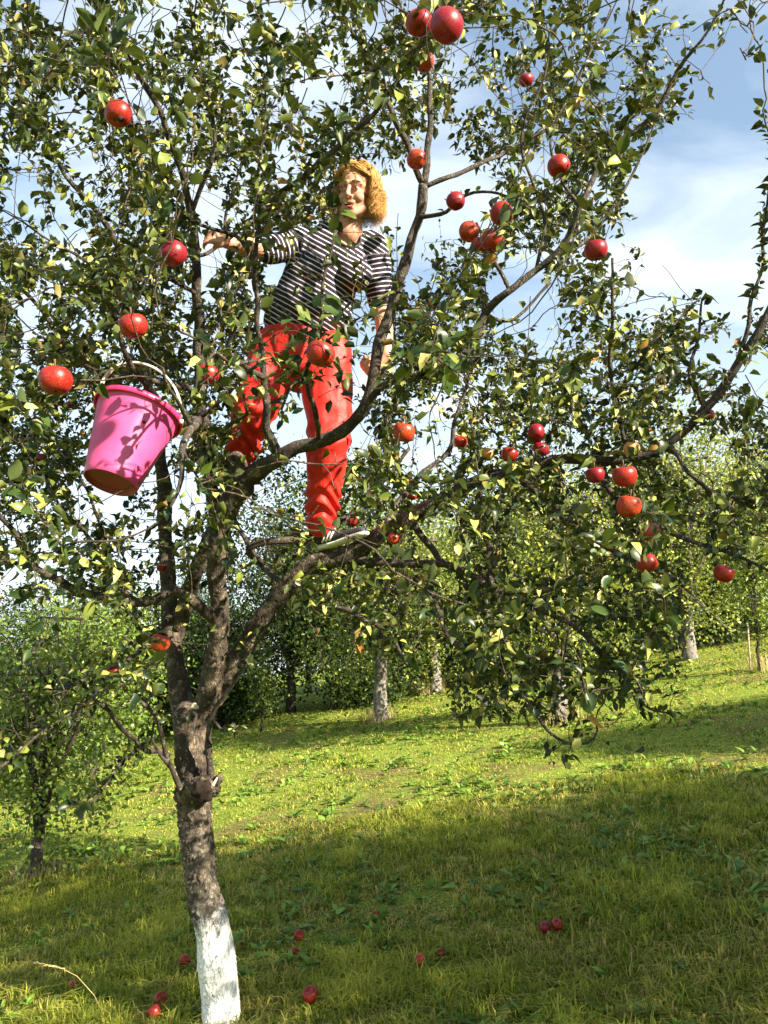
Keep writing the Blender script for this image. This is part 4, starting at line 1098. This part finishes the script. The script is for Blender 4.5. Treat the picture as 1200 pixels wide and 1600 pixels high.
hand(wrL, P(330, 376, 3.36), 0.016, np.array([0.1, 0.25, 1.0]), 1)
part('body', b.blob('body', 0.0045, 6), M['skin'], person)
add_apple(held, 0.034, 'apple', 'red apple held in the woman\'s lower hand behind the upright stem', None)

# trousers
def cloth(co, no, amp, fr, ay=1.0):
    return np.array([amp * noise.noise(Vector((p[0] * fr, p[1] * fr, p[2] * fr * ay))) + amp * 0.6 * noise.noise(Vector((p[0] * fr * 2.3 + 5, p[1] * fr * 2.3, p[2] * fr * 2.3 * ay))) for p in co])
b = MB()
b.capsule(pelv + np.array([0, 0, .06]), 0.165, pelv - np.array([0, 0, .03]), 0.182, flat=(Y, .76), n=20)
b.capsule(hipL, 0.12, kneeL, 0.096, n=18); b.capsule(kneeL, 0.094, P(376, 706, 3.69), 0.074, n=18)
b.capsule(hipR, 0.125, kneeR, 0.100, n=18); b.capsule(kneeR, 0.097, P(503, 800, 3.62), 0.072, n=18); b.capsule(P(503, 800, 3.62), .074, P(503, 817, 3.62), 0.070, n=18)
b.capsule(P(472, 580, 3.66), .10, P(472, 560, 3.66), .12, n=16)
b.ellipsoid(P(440, 545, 3.74), (.13, .11, .12)); b.ellipsoid(P(500, 550, 3.74), (.12, .11, .12))
def pant_disp(co, no):
    d = cloth(co, no, 0.011, 9, 0.7)
    z = co[:, 2]
    for zb, x0 in ((P(503, 820, 3.62)[2], 1), (P(374, 715, 3.7)[2], 0)):
        m_ = np.exp(-((z - zb - 0.07) / 0.08) ** 2) * ((co[:, 0] > P(450, 700, 3.6)[0]) == bool(x0))
        d += m_ * 0.010 * np.sin(z * 95 + co[:, 0] * 60 + 3 * np.sin(co[:, 0] * 30))
    kz = kneeR[2]; d += 0.007 * np.exp(-((z - kz) / 0.09) ** 2) * np.sin(z * 70 - co[:, 0] * 45)
    return d
trs = part('trousers', b.blob('trousers', 0.0065, 4, pant_disp), M['red'], person)
# side seam stitched down the shin
# shirt
b = MB()
wb = P(490, 474, 3.64); b.capsule(pelv + np.array([-.006, 0, .115]), 0.172, wb, 0.180, flat=(Y, .80), n=22); b.capsule(wb, 0.180, ribs, 0.172, flat=(Y, .80), n=22)
b.capsule(ribs, 0.168, chest, 0.160, flat=(Y, .74), n=22)
b.capsule(chest + np.array([-.05, 0, .03]), .10, chest + np.array([.06, 0, .03]), .10, flat=(Y, .85), n=18)
b.capsule(shL + np.array([.02, 0, -.01]), 0.068, shR + np.array([-.02, 0, -.01]), 0.068, n=16)
b.ellipsoid(P(500, 424, 3.55), (.084, .072, .078)); b.ellipsoid(P(554, 428, 3.55), (.082, .072, .078))
b.capsule(shL, 0.071, shL + (elL - shL) * 0.97, 0.060, n=16); b.capsule(shR, 0.071, shR + (elR - shR) * 0.86, 0.064, n=16)
shirt = b.blob('shirt', 0.0062, 5, lambda co, no: cloth(co, no, 0.007, 9, 1.3))
# cut a round neckline so that throat and chest show
bmm = bmesh.new(); bmm.from_mesh(shirt)
nc = P(549, 360, 3.51)
kill = [f for f in bmm.faces if ((Vector(nc) - f.calc_center_median()).length < 0.072)]
bmesh.ops.delete(bmm, geom=kill, context='FACES')
rim_v = [v.co.copy() for v in bmm.verts if v.is_boundary]; bmm.to_mesh(shirt); bmm.free()
ncd = nrm(nc - P(540, 385, 3.70)); e1 = nrm(np.cross(ncd, [0, 0, 1.0])); e2 = np.cross(ncd, e1)
ang = np.array([math.atan2(np.dot(np.array(v) - nc, e2), np.dot(np.array(v) - nc, e1)) for v in rim_v]); rv = np.array([np.array(v) for v in rim_v])
band = []
for k in range(37):
    a_ = -math.pi + 2 * math.pi * (k % 36) / 36; dl = np.abs((ang - a_ + math.pi) % (2 * math.pi) - math.pi); w_ = np.exp(-(dl / .16) ** 2)
    if w_.sum() > .05: band.append((rv * w_[:, None]).sum(0) / w_.sum())
b2 = MB(); b2.tube(band, [.0062] * len(band), 8); part('neckband', b2.mesh('neckband'), M['black'], person)
# arc length like coordinate for the knitted stripes: along the torso, along the sleeves
co = np.array([v.co[:] for v in shirt.vertices]); tor = nrm(chest - waist)
sv = (co - waist) @ tor
for s_, e_ in ((shL, elL), (shR, elR)):
    t_ = nrm(e_ - s_); u = (co - s_) @ t_; rr = np.linalg.norm(co - s_ - u[:, None] * t_, axis=1)
    msk = (u > 0.055) & (rr < 0.10) & (np.linalg.norm(co - (s_ + e_) / 2, axis=1) < 0.18)
    sv = np.where(msk, u, sv)
a = shirt.attributes.new('rnd', 'FLOAT', 'POINT'); a.data.foreach_set('value', (sv + 5.0).astype(np.float32))
part('shirt', shirt, M['stripe'], person)
# upper chest skin inside the neckline
b = MB(); b.ellipsoid(P(542, 386, 3.635), (.115, .070, .085)); b.capsule(P(546, 366, 3.60), .062, neck1, .052)
part('neckline_skin', b.blob('neckline_skin', 0.006, 4), M['skin'], person)
# face details
for s in (-1, 1):
    b = MB(); b.ellipsoid(HP(s * .031, .0735, .006), (.0120, .0105, .0062), HR, 14); e = part('eye', b.mesh('eye'), M['eyewhite'], person)
    b2 = MB(); b2.ellipsoid(HP(s * .031 - .001, .0835, .005), (.0055, .003, .0055), HR, 12); ir = part('iris', b2.mesh('iris'), M['iris'], person)
    ir.parent = e; ir.matrix_parent_inverse = Matrix.Identity(4)
    b2 = MB(); b2.tube([HP(s * .018, .083, .0125), HP(s * .031, .0865, .015), HP(s * .045, .078, .011)], [.0015, .0022, .0015], 6); q_ = part('eyelid', b2.mesh('eyelid'), M['brow'], person); q_.parent = e
    b = MB(); b.tube([HP(s * .014, .090, .032), HP(s * .030, .087, .038), HP(s * .050, .072, .031)], [.003, .004, .002], 6); part('eyebrow', b.mesh('eyebrow'), M['brow'], person)
b = MB(); b.ellipsoid(HP(0, .083, -.062), (.021, .006, .0085), HR, 14); part('mouth', b.mesh('mouth'), M['rot'], person)  # near-black ellipsoid paints the shade inside the open mouth
b = MB(); b.tube([HP(-.024, .075, -.058), HP(-.01, .0885, -.0535), HP(.01, .0885, -.0535), HP(.024, .075, -.058)], [.0025, .0042, .0042, .0025], 7)
b.tube([HP(-.023, .075, -.060), HP(-.009, .0865, -.0715), HP(.009, .0865, -.0715), HP(.023, .075, -.060)], [.0025, .0048, .0048, .0025], 7); part('lips', b.mesh('lips'), M['lip'], person)
b = MB(); b.ellipsoid(HP(0, .085, -.0585), (.015, .004, .003), HR, 12); part('teeth', b.mesh('teeth'), M['eyewhite'], person)
# hair
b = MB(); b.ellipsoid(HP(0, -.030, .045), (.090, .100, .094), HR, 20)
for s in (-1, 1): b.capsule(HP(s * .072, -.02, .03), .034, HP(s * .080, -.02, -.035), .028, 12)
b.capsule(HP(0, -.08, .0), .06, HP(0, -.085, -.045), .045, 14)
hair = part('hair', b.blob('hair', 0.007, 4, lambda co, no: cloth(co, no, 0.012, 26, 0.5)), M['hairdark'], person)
hv = []; hf = []; off = 0
HC = np.array([0, -.028, .040]); HE = np.array([.092, .103, .094])
for k in range(6500):
    az = rng.uniform(-math.pi, math.pi); el = math.asin(rng.uniform(0.0, 0.999))
    face = abs(az) < 0.95
    if face and el < 0.75: continue                   # az = 0 looks forward
    n_ = 13; pts = []; sway = rng.uniform(-.25, .25); s_ = 1.0 if (az + sway * .5 + .12) > 0 else -1.0
    tgt = az if not face else s_ * rng.uniform(1.05, 1.35)
    puff = rng.uniform(.92, 1.13) + .06 * math.sin(az * 5 + el * 3); endz = rng.uniform(-.105, -.005) - .02 * (abs(az) > 2); el1 = -.05; ph = rng.uniform(0, 6.28); curl = rng.uniform(.008, .030)
    for q_ in range(n_):
        u = q_ / (n_ - 1)
        if u < .5:
            w_ = u / .5; e_ = el + (el1 - el) * w_; a_ = az + (tgt - az) * min(1, w_ * 1.25)
            p = HC + HE * puff * np.array([math.sin(a_) * math.cos(e_), math.cos(a_) * math.cos(e_), math.sin(e_)])
            if q_ == 6 or (q_ + 1) / (n_ - 1) >= .5: hang = p.copy(); out_ = np.array([math.sin(a_), math.cos(a_) * .5, 0])
        else:
            w_ = (u - .5) / .5
            p = hang + np.array([0, 0, (endz - hang[2]) * w_]) + out_ * (.010 * math.sin(w_ * 2.2) + curl * math.sin(5 * w_ + ph) * w_ - .012 * w_ * w_) + np.array([out_[1], -out_[0], 0]) * curl * math.cos(6 * w_ + ph) * w_ + out_ * (.03 * w_ * w_ * rng.random()) + np.array([math.sin(9 * w_ + ph * 2), math.cos(8 * w_ + ph), .6 * math.sin(11 * w_ + ph)]) * .007 * w_
        pts.append(p + rng.normal(0, .0012, 3))
    pts = np.array(pts) @ HR.T + head_c
    T = nrm(np.gradient(pts, axis=0)); a_ = nrm(np.cross(T, nrm(rng.normal(0, 1, 3)))); b_ = np.cross(T, a_)
    rs = np.linspace(.0011, .0004, n_)[:, None]
    V = np.stack([pts + a_ * rs, pts - a_ * rs * .5 + b_ * rs * .86, pts - a_ * rs * .5 - b_ * rs * .86], 1).reshape(-1, 3)
    i = np.arange(n_ - 1)[:, None] * 3 + np.arange(3)[None]; j = np.arange(n_ - 1)[:, None] * 3 + (np.arange(3)[None] + 1) % 3
    hv.append(V); hf.append(np.stack([i, j, j + 3, i + 3], -1).reshape(-1, 4) + off); off += len(V)
me = mesh_np('hair_strands', np.vstack(hv), np.vstack(hf), 4); me.materials.append(M['hair'])
hs = part('hair_strands', me, M['hair'], person, kind='stuff')
hs.parent = hair
# shoes: right one on the limb, left one behind the fork
def shoe(heel, toe, upv):
    f = nrm(toe - heel); u = nrm(upv - f * np.dot(upv, f)); s = np.cross(f, u)
    R = np.stack([f, s, u], 1); mid = (heel + toe) / 2
    b = MB()
    b.capsule(heel + f * .04 + u * .045, .036, heel + f * .11 + u * .040, .034, 14); b.capsule(heel + f * .11 + u * .036, .034, toe - f * .035 + u * .026, .026, 14, flat=(u, .8))
    b.capsule(heel + f * .045 + u * .05, .036, heel + f * .045 + u * .085, .036, 14)
    up_ = part('shoe', b.blob('shoe', 0.006, 3), M['black'], person)
    b = MB(); L_ = np.linalg.norm(toe - heel)
    for k, (x0, w0) in enumerate(((0.03, .032), (.09, .032), (.15, .036), (.20, .034))):
        pass
    b.capsule(heel + f * .035 + u * .010, .036, heel + f * .13 + u * .008, .033, 16, flat=(u, .40)); b.capsule(heel + f * .13 + u * .008, .034, toe - f * .035 + u * .012, .037, 16, flat=(u, .38))
    sl = part('sole', b.blob('sole', 0.005, 2), M['white'], person); sl.parent = up_
    for x0 in (.085, .105, .125):
        q = MB()
        for sg in (-1, 1):
            q.tube([heel + f * (x0 - .02) + s * sg * .036 + u * .022, heel + f * x0 + s * sg * .034 + u * .048, heel + f * (x0 + .008) + s * sg * .016 + u * .071], [.005, .005, .004], 6)
        st = part('stripe', q.mesh('stripe'), M['white'], person); st.parent = up_
shoe(P(494, 862, 3.66), P(576, 836, 3.52), np.array([-0.1, 0, 1.0]))
shoe(P(386, 742, 3.80), P(352, 742, 3.60), np.array([0, 0, 1.0]))

# ---------------------------------------------------------------- background orchard
def rand_tree(seed, H, th, cr, nleaf, lsize, tr=0.11, low=0.35, limbs=6, lean=0.0, shape=1.0, gap=0.35):
    """returns (trunk mesh, crown mesh) around the origin. H height, th trunk height, cr crown radius"""
    r = random.Random(seed); g = np.random.default_rng(seed)
    b = MB(); p = np.array([0, 0, -.1]); pts = [p]; n = 7
    for i in range(n):
        u = (i + 1) / n; pts.append(np.array([lean * u * th + r.uniform(-.03, .03) * u, r.uniform(-.03, .03) * u, th * u]))
    b.tube(pts, [tr * 1.35] + [tr * (1 - .28 * (i + 1) / n) for i in range(n)], 12, True, .05)
    top = pts[-1]; cen = np.array([top[0], top[1], th + (H - th) * (0.5 - .1 * low)]); rad3 = np.array([cr, cr, (H - th) * (.5 + .15 * low)])
    tips = []
    for k in range(limbs):
        az = 6.283 * k / limbs + r.uniform(-.4, .4); el = r.uniform(.1, 1.2)
        e = cen + rad3 * np.array([math.cos(az) * math.cos(el), math.sin(az) * math.cos(el), math.sin(el)]) * .8
        q = [top - np.array([0, 0, .06])]
        for u in (.25, .5, .75, 1.0):
            q.append(top + (e - top) * u + np.array([0, 0, (1 - u) * u * .6]) + np.array([r.uniform(-.08, .08) for _ in range(3)]))
        b.tube(q, [tr * .6, tr * .42, tr * .3, tr * .2, tr * .08], 7)
        for s_ in range(7):
            base = q[1 + s_ % 4]; e2 = cen + rad3 * g.normal(0, .55, 3); e2 = base + (e2 - base) * r.uniform(.5, 1)
            m_ = (base + e2) / 2 + np.array([r.uniform(-.1, .1), r.uniform(-.1, .1), .08])
            b.tube([base, m_, e2], [tr * .22, tr * .14, tr * .05], 5); tips += [m_, e2, (m_ + e2) / 2]
    # leaf clumps on an uneven shell
    nc = max(30, nleaf // 60)
    d = g.normal(0, 1, (nc, 3)); d /= np.linalg.norm(d, axis=1, keepdims=True); d[:, 2] = np.where(d[:, 2] < -low - .25, -d[:, 2] * .5, d[:, 2])
    rr = g.uniform(.35, 1.05, nc) ** .6
    lump = np.array([1 + .38 * noise.noise(Vector((x[0] * 1.8 + seed, x[1] * 1.8, x[2] * 1.8))) for x in d])
    cl = cen + d * rad3 * rr[:, None] * lump[:, None]
    cl = np.vstack([cl, np.array(tips)])
    ci = g.integers(0, len(cl), nleaf); sg = cr * .13
    pos = cl[ci] + g.normal(0, 1, (nleaf, 3)) * sg * (0.5 + g.random(len(cl)))[ci][:, None]
    ax = g.normal(0, 1, (nleaf, 3)); ax /= np.linalg.norm(ax, axis=1, keepdims=True)
    nm = nrm(g.normal(0, 1, (nleaf, 3)) * .8 + nrm(pos - cen) * .5 + np.array([0, 0, .6]))
    L = lsize * g.uniform(.7, 1.35, nleaf); W = L * .6
    side = nrm(np.cross(ax, nm)); nm = np.cross(side, ax)
    V = np.stack([pos, pos + ax * (L * .45)[:, None] + side * (W * .5)[:, None] + nm * (W * .18)[:, None], pos + ax * L[:, None], pos + ax * (L * .45)[:, None] - side * (W * .5)[:, None] + nm * (W * .18)[:, None]], 1)
    F = (np.array([[0, 1, 2], [0, 2, 3]])[None] + (np.arange(nleaf) * 4)[:, None, None]).reshape(-1, 3)
    rn = np.clip(np.repeat(g.random(nleaf) * .55 + (g.random(len(cl)) * .44)[ci], 4), 0, .999)
    return b.mesh('trunk'), mesh_np('crown', V.reshape(-1, 3), F, 3, True, rn)

def put_tree(name, meshes, mt, mc, x, y, rz, sc, label, cat, group, stakes=0):
    z = float(ground_z(x, y)); o = empty(name, (x, y, z), label, cat, group); o.rotation_euler = (0, 0, rz); o.scale = (sc, sc, sc)
    tm, cm = meshes
    for nm_, me, m_ in (('trunk', tm, mt), ('crown', cm, mc)):
        if not len(me.materials): me.materials.append(m_)
        c = bpy.data.objects.new(nm_, me); COL.objects.link(c); c.parent = o
    return o

oA = rand_tree(21, 3.9, 1.0, 1.6, 15000, .062, .125, low=.75)
oB = rand_tree(22, 3.6, 0.95, 1.5, 14000, .062, .12, low=.75)
oC = rand_tree(23, 3.4, 0.9, 1.35, 13000, .06, .10, low=.7)
oD = rand_tree(24, 4.2, 1.05, 1.8, 16000, .065, .13, lean=-.2, low=.8)
yA = rand_tree(31, 2.3, 0.35, 0.85, 7000, .05, .055, low=.9)
sap = rand_tree(33, 1.35, 0.32, 0.34, 1300, .05, .022, low=.6, limbs=4)
sapB = rand_tree(34, 2.4, 0.55, 0.6, 3500, .055, .035, low=.8, limbs=5)
wA = rand_tree(41, 6.0, 0.9, 2.3, 15000, .12, .14, low=.7, limbs=7)
wB = rand_tree(42, 5.2, 0.5, 2.0, 14000, .115, .12, low=1.0, limbs=7)
wC = rand_tree(43, 7.0, 1.1, 2.5, 16000, .125, .16, low=.7, limbs=7)
oS = rand_tree(25, 3.9, 1.0, 1.55, 30000, .07, .12)
sh = rand_tree(51, 1.9, 0.1, 1.2, 8000, .09, .05, low=1.0, limbs=6)

G1 = 'orchard trees on the meadow'
def at(px_, py_):
    p = on_ground(px_, py_); return p[0], p[1]
ORCH = [
    ('apple_tree', oA, 595, 1125, 1.2, 0.95, 'pale whitewashed orchard tree seen just right of the big trunk, nearest of that group'),
    ('apple_tree', oB, 680, 1084, 3.4, 1.0, 'orchard tree with leaning pale trunk and dry grass at its foot'),
    ('apple_tree', oC, 572, 1092, 0.3, 1.0, 'grey orchard tree half hidden behind the nearest pale trunk'),
    ('apple_tree', oC, 876, 1127, 2.2, 0.92, 'thin grey orchard tree standing below the drooping twigs at right'),
    ('apple_tree', oB, 1078, 1030, 5.1, 1.1, 'dark trunked orchard tree in the shade at far right'),
    ('apple_tree', oD, 1138, 1005, 0.2, 1.15, 'orchard tree with a forked leaning trunk by the dark wood at far right'),
]
for nm_, ms, px_, py_, rz, sc_, lab in ORCH:
    x, y = at(px_, py_); put_tree(nm_, ms, M['bgbark'], M['bgleaf'], x, y, rz, sc_ * 1.12, lab, 'tree', G1)
x, y = at(56, 1368); put_tree('young_tree', yA, M['branch'], M['brightleaf'], x, y, .4, 1.0, 'small bushy young fruit tree with a twisted thin trunk on the left', 'tree', None)
x, y = at(408, 1145); put_tree('sapling', sap, M['branch'], M['brightleaf'], x, y, .4, 1.0, 'tiny yellow green sapling on the meadow just right of the trunk fork', 'sapling', None)
x, y = at(1188, 1048); put_tree('sapling', sapB, M['branch'], M['brightleaf'], x, y, 2.4, 1.0, 'bright green staked sapling at the right edge of the meadow', 'sapling', None)
for dx_ in (-.22, .1):
    z = float(ground_z(x + dx_, y - .15)); sbm = MB(); sbm.tube([(0, 0, -.05), (0.01, 0, .35), (0.02, 0, .72)], [.014, .013, .012], 7)
    s_ = part('stake', sbm.mesh('stake'), M['stake']); s_.location = (x + dx_, y - .15, z)
    tag(s_, 'thin wooden stake %s the bright sapling at the right edge' % ('left of' if dx_ < 0 else 'right up against'), 'stake')
# bright bushes behind the young tree on the left
for k, (bx, by, s_, rz, lab) in enumerate([(-5.4, 9.4, 1.25, 1.0, 'tall sunlit green bush behind the young tree at far left'), (-3.7, 10.6, 1.15, 2.5, 'sunlit green bush seen left of the big trunk beside the tall one'), (-6.9, 8.0, 1.2, 4.0, 'dense green bush cut off by the left picture edge'), (-4.6, 12.8, 1.3, 5.0, 'shaded green bush behind the other bushes at left')]):
    put_tree('bush', yA if k % 2 else sapB, M['branch'], M['brightleaf'], bx, by, rz, s_ * (1.0 if k % 2 else 1.1), lab, 'bush', 'bushes at the left of the meadow')
# the wood beyond the meadow
WG = 'trees of the wood beyond the meadow'; wl = [wA, wB, wC]
words = ['round', 'tall', 'dense', 'dark', 'broad', 'ragged', 'low', 'full', 'leafy', 'slender', 'shaggy', 'wide', 'thick', 'arching', 'bushy', 'heavy', 'leaning', 'spreading']
wpos = []
for k in range(15):
    bx = -11.5 + k * 1.9; by = 18.3 + 0.05 * bx + random.uniform(-.6, .9); wpos.append((bx, by))
for k in range(9):
    bx = -12 + k * 3.3; by = 22.5 + random.uniform(-.8, 1.2); wpos.append((bx, by))
for k, (bx, by) in enumerate(wpos):
    sc_ = (random.uniform(.72, .92) if k < 15 else random.uniform(.85, 1.0)) * (.62 if bx < -2.5 else .8)
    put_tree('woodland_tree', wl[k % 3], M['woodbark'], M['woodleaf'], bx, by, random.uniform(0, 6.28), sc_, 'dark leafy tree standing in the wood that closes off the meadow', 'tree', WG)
for k in range(10):
    bx = -11 + k * 2.6 + random.uniform(-.4, .4); by = 16.9 + random.uniform(-.3, .4) + .03 * bx
    if bx > 1: continue
    put_tree('shrub', sh, M['woodbark'], M['woodleaf'], bx, by, random.uniform(0, 6.28), random.uniform(.8, 1.15), 'dark low shrub in the undergrowth along the edge of the wood', 'shrub', 'shrubs along the edge of the wood')
# neighbouring orchard rows to the right of and behind the photographer; they shade the meadow
SHADE = [(4.6, 1.6, oS, 1.0, 'nearest orchard tree beside the photographer, just outside the picture'), (7.2, 2.0, oS, .95, 'broad orchard tree outside the picture, to the right of the photographer'),
         (5.4, -0.9, oS, 0.80, 'small orchard tree outside the picture, right behind the photographer'), (8.4, 6.3, oS, .74, 'farther orchard tree outside the picture, level with the sunlit strip of grass'), (5.7, 6.5, oS, .58, 'nearer orchard tree just outside the right picture edge, level with the sunlit strip of grass')]
for k, (bx, by, ms, sc_, lab) in enumerate(SHADE):
    put_tree('apple_tree', ms, M['bgbark'], M['bgleaf'], bx, by, k * 1.3, sc_, lab, 'tree', 'orchard trees outside the picture')

# ---------------------------------------------------------------- grass and weeds
def meadow_points(n, d0, d1, pw=1.0):
    """points spread over the part of the meadow in view"""
    d = (rng.random(n) ** pw) * (d1 - d0) + d0
    s = rng.uniform(-0.56, 0.56, n)
    x = s * d; y = d
    return x, y
def grass(name, n, d0, d1, h0, h1, w, seedoff=0, pw=1.0, label=None):
    x, y = meadow_points(n, d0, d1, pw); z = ground_z(x, y)
    patch = np.array([noise.noise(Vector((a * 1.1 + 3, b_ * 1.1, 1.0))) for a, b_ in zip(x, y)]); fine = np.array([noise.noise(Vector((a * 5, b_ * 5, 4.0))) for a, b_ in zip(x, y)])
    cl = np.array([noise.noise(Vector((a * 14, b_ * 14, 7.0))) for a, b_ in zip(x, y)])
    h = rng.uniform(h0, h1, n) * np.clip(1 + .8 * patch + .8 * fine + .9 * cl, .25, 3); wd = w * rng.uniform(.6, 1.4, n) * (1 + y * 0.10)
    az = rng.uniform(0, 6.283, n); lean = rng.uniform(.3, 2.3, n)
    dr = np.stack([np.cos(az), np.sin(az), np.zeros(n)], -1); sdv = np.stack([-np.sin(az), np.cos(az), np.zeros(n)], -1)
    base = np.stack([x, y, z - .005], -1); up = np.array([0, 0, 1.0])
    m_ = base + up * (h * .55)[:, None] + dr * (h * lean * .25)[:, None]; tp = base + up * (h * (1.0 - .33 * lean))[:, None] + dr * (h * lean * .85)[:, None]
    V = np.stack([base - sdv * wd[:, None], base + sdv * wd[:, None], m_ - sdv * (wd * .75)[:, None], m_ + sdv * (wd * .75)[:, None], tp], 1)
    F = (np.array([[0, 1, 3], [0, 3, 2], [2, 3, 4]])[None] + (np.arange(n) * 5)[:, None, None]).reshape(-1, 3)
    dry = np.array([noise.noise(Vector((a * 1.9 + 21, b_ * 1.9, 3.0))) for a, b_ in zip(x, y)]); patch = patch + np.where(dry > .22, (dry - .22) * 2.2, 0) * (y < 7.5)
    rn = np.clip(rng.random(n) * .55 + .20 + .55 * patch + .45 * fine - .3 * cl + np.where(rng.random(n) < .09, .45, 0), 0.01, .995)
    o = part(name, mesh_np(name, V.reshape(-1, 3), F, 3, True, np.repeat(rn, 5)), M['grass'])
    tag(o, label, 'grass', kind='stuff'); return o
grass('grass', 120000, 2.9, 7.2, .03, .085, .0023, label='short mown meadow grass with dry blades under the apple tree', pw=1.1)
grass('grass', 95000, 7.0, 19.5, .015, .042, .0028, label='sunlit meadow grass farther up the slope', pw=1.0)
# broad leaved weeds
def weeds():
    nr = 7500; x, y = meadow_points(nr, 3.0, 17, 1.15)
    pt = np.array([noise.noise(Vector((a * 0.9 + 9, b_ * 0.9, 2.0))) for a, b_ in zip(x, y)])
    ok = rng.random(nr) < np.clip(.35 + 1.5 * pt, .04, 1); x = x[ok]; y = y[ok]; nr = len(x)
    k = 7; X = np.repeat(x, k); Y_ = np.repeat(y, k); n = len(X)
    az = rng.uniform(0, 6.283, n); el = rng.uniform(.3, 1.2, n); ax = np.stack([np.cos(az) * np.cos(el), np.sin(az) * np.cos(el), np.sin(el)], -1)
    pos = np.stack([X, Y_, ground_z(X, Y_) + .012], -1) + rng.normal(0, .008, (n, 3)) * [1, 1, 0]
    nm = nrm(np.array([0, 0, 1.0]) + rng.normal(0, .25, (n, 3))); sc = np.repeat(rng.uniform(.6, 1.25, nr), k)
    L = rng.uniform(.035, .09, n) * sc; W = L * rng.uniform(.28, .5, n)
    o = part('weeds', leaves_mesh('weeds', pos, ax, nm, L, W, rng.uniform(.1, .5, n), rng.uniform(.2, .8, n), rng.uniform(-.4, .4, n), np.clip(np.repeat(rng.random(nr), k) * .7 + rng.random(n) * .3, 0, .99)), M['weed'])
    tag(o, 'broad leaved weeds growing through the grass', 'weeds', kind='stuff')
weeds()
# dry tufts round the trunks
def tuft(cx, cy, n, R_, h, nm_, lab):
    a = rng.uniform(0, 6.283, n); r = R_ * np.sqrt(rng.random(n)); x = cx + r * np.cos(a); y = cy + r * np.sin(a); z = ground_z(x, y)
    hh = h * rng.uniform(.5, 1.2, n); az = rng.uniform(0, 6.283, n); dr = np.stack([np.cos(az), np.sin(az), np.zeros(n)], -1); sv_ = np.stack([-np.sin(az), np.cos(az), np.zeros(n)], -1)
    base = np.stack([x, y, z], -1); wd = .0022
    mid = base + np.array([0, 0, 1.0]) * (hh * .6)[:, None] + dr * (hh * .2)[:, None]; tp = base + np.array([0, 0, 1.0]) * (hh * .85)[:, None] + dr * (hh * .7)[:, None]
    V = np.stack([base - sv_ * wd, base + sv_ * wd, mid - sv_ * wd * .8, mid + sv_ * wd * .8, tp], 1)
    F = (np.array([[0, 1, 3], [0, 3, 2], [2, 3, 4]])[None] + (np.arange(n) * 5)[:, None, None]).reshape(-1, 3)
    o = part(nm_, mesh_np(nm_, V.reshape(-1, 3), F), M['straw']); tag(o, lab, 'grass', kind='stuff')
for px_, py_, n_, R_, h_, lab in ((595, 1125, 260, .28, .28, 'dry grass tuft round the nearest pale trunk'), (672, 1084, 420, .30, .45, 'tall dry grass round the leaning pale trunk'), (876, 1127, 260, .3, .25, 'dry grass at the foot of the thin grey trunk'),
                                (56, 1368, 300, .22, .12, 'dry cut grass round the young tree at left'), (1136, 1003, 250, .35, .4, 'dry grass at the foot of the forked far tree'), (1188, 1048, 150, .3, .35, 'dry stalks round the staked sapling')):
    x, y = at(px_, py_); tuft(x, y, n_, R_, h_, 'dry_grass', lab)
# long dry stalks: one flowering head at the lower left
q0 = on_ground(165, 1592); b = MB(); pts = [q0, q0 + [-.06, 0, .10], q0 + [-.14, -.02, .19], q0 + [-.23, -.04, .24], q0 + [-.33, -.06, .262]]
b.tube(pts, [.0016, .0015, .0014, .0012, .001], 5); stalk = part('grass_stalk', b.mesh('grass_stalk'), M['straw'])
tag(stalk, 'long bent dry grass stalk with a feathery head at the lower left', 'grass stalk')
b = MB()
for k in range(34):
    u = k / 33; p_ = q0 + np.array([-.20, -.035, .228]) * (1 - u) + np.array([-.335, -.062, .263]) * u; b.ellipsoid(p_ + rng.normal(0, .0022, 3), (.0075, .0022, .0024), n=6)
sh_ = part('seed_head', b.mesh('seed_head'), M['straw'], stalk, False)

# windfall apples
GROUND = [(288, 1508, 19, 'apple', 'fallen red apple in the grass just left of the whitewashed trunk'), (467, 1468, 17, 'apple', 'fallen apple in shade right of the trunk, farther up than the others'), (485, 1563, 26, 'apple', 'large fallen red apple right of the foot of the trunk'),
          (240, 1589, 22, 'apple', 'fallen apple at the bottom edge, lower one of a pair left of the trunk'), (250, 1569, 22, 'apple', 'fallen apple at the bottom edge, upper one of a pair left of the trunk'), (113, 1546, 16, 'apple_blush', 'fallen apple half sunk in grass behind the bent dry stalk'),
          (852, 1456, 18, 'apple_dark', 'left bruised apple of a touching pair on the shaded meadow'), (871, 1452, 19, 'apple', 'right red apple of a touching pair on the shaded meadow'), (656, 1508, 20, 'apple_blush', 'half eaten fallen apple in the grass right of centre'),
          (690, 1496, 15, 'apple_dark', 'small dark fallen apple just beyond the half eaten one'), (590, 1434, 12, 'apple', 'tiny fallen apple, the farthest one up the slope'), (461, 1493, 13, 'apple_dark', 'dull fallen apple just below the one right of the trunk'), (984, 1596, 12, 'apple', 'fallen apple cut by the bottom edge right of centre')]
for px_, py_, w_, mt, lab in GROUND:
    p_ = on_ground(px_, py_ + w_ * .4); d_ = float(proj(p_)[2][0]); r_ = w_ * d_ / FPX * .5
    p_ = p_ + np.array([0, 0, r_ * 0.9 + .016]); add_apple(p_, r_, mt, lab, 'windfall apples in the grass', tilt=1.4)
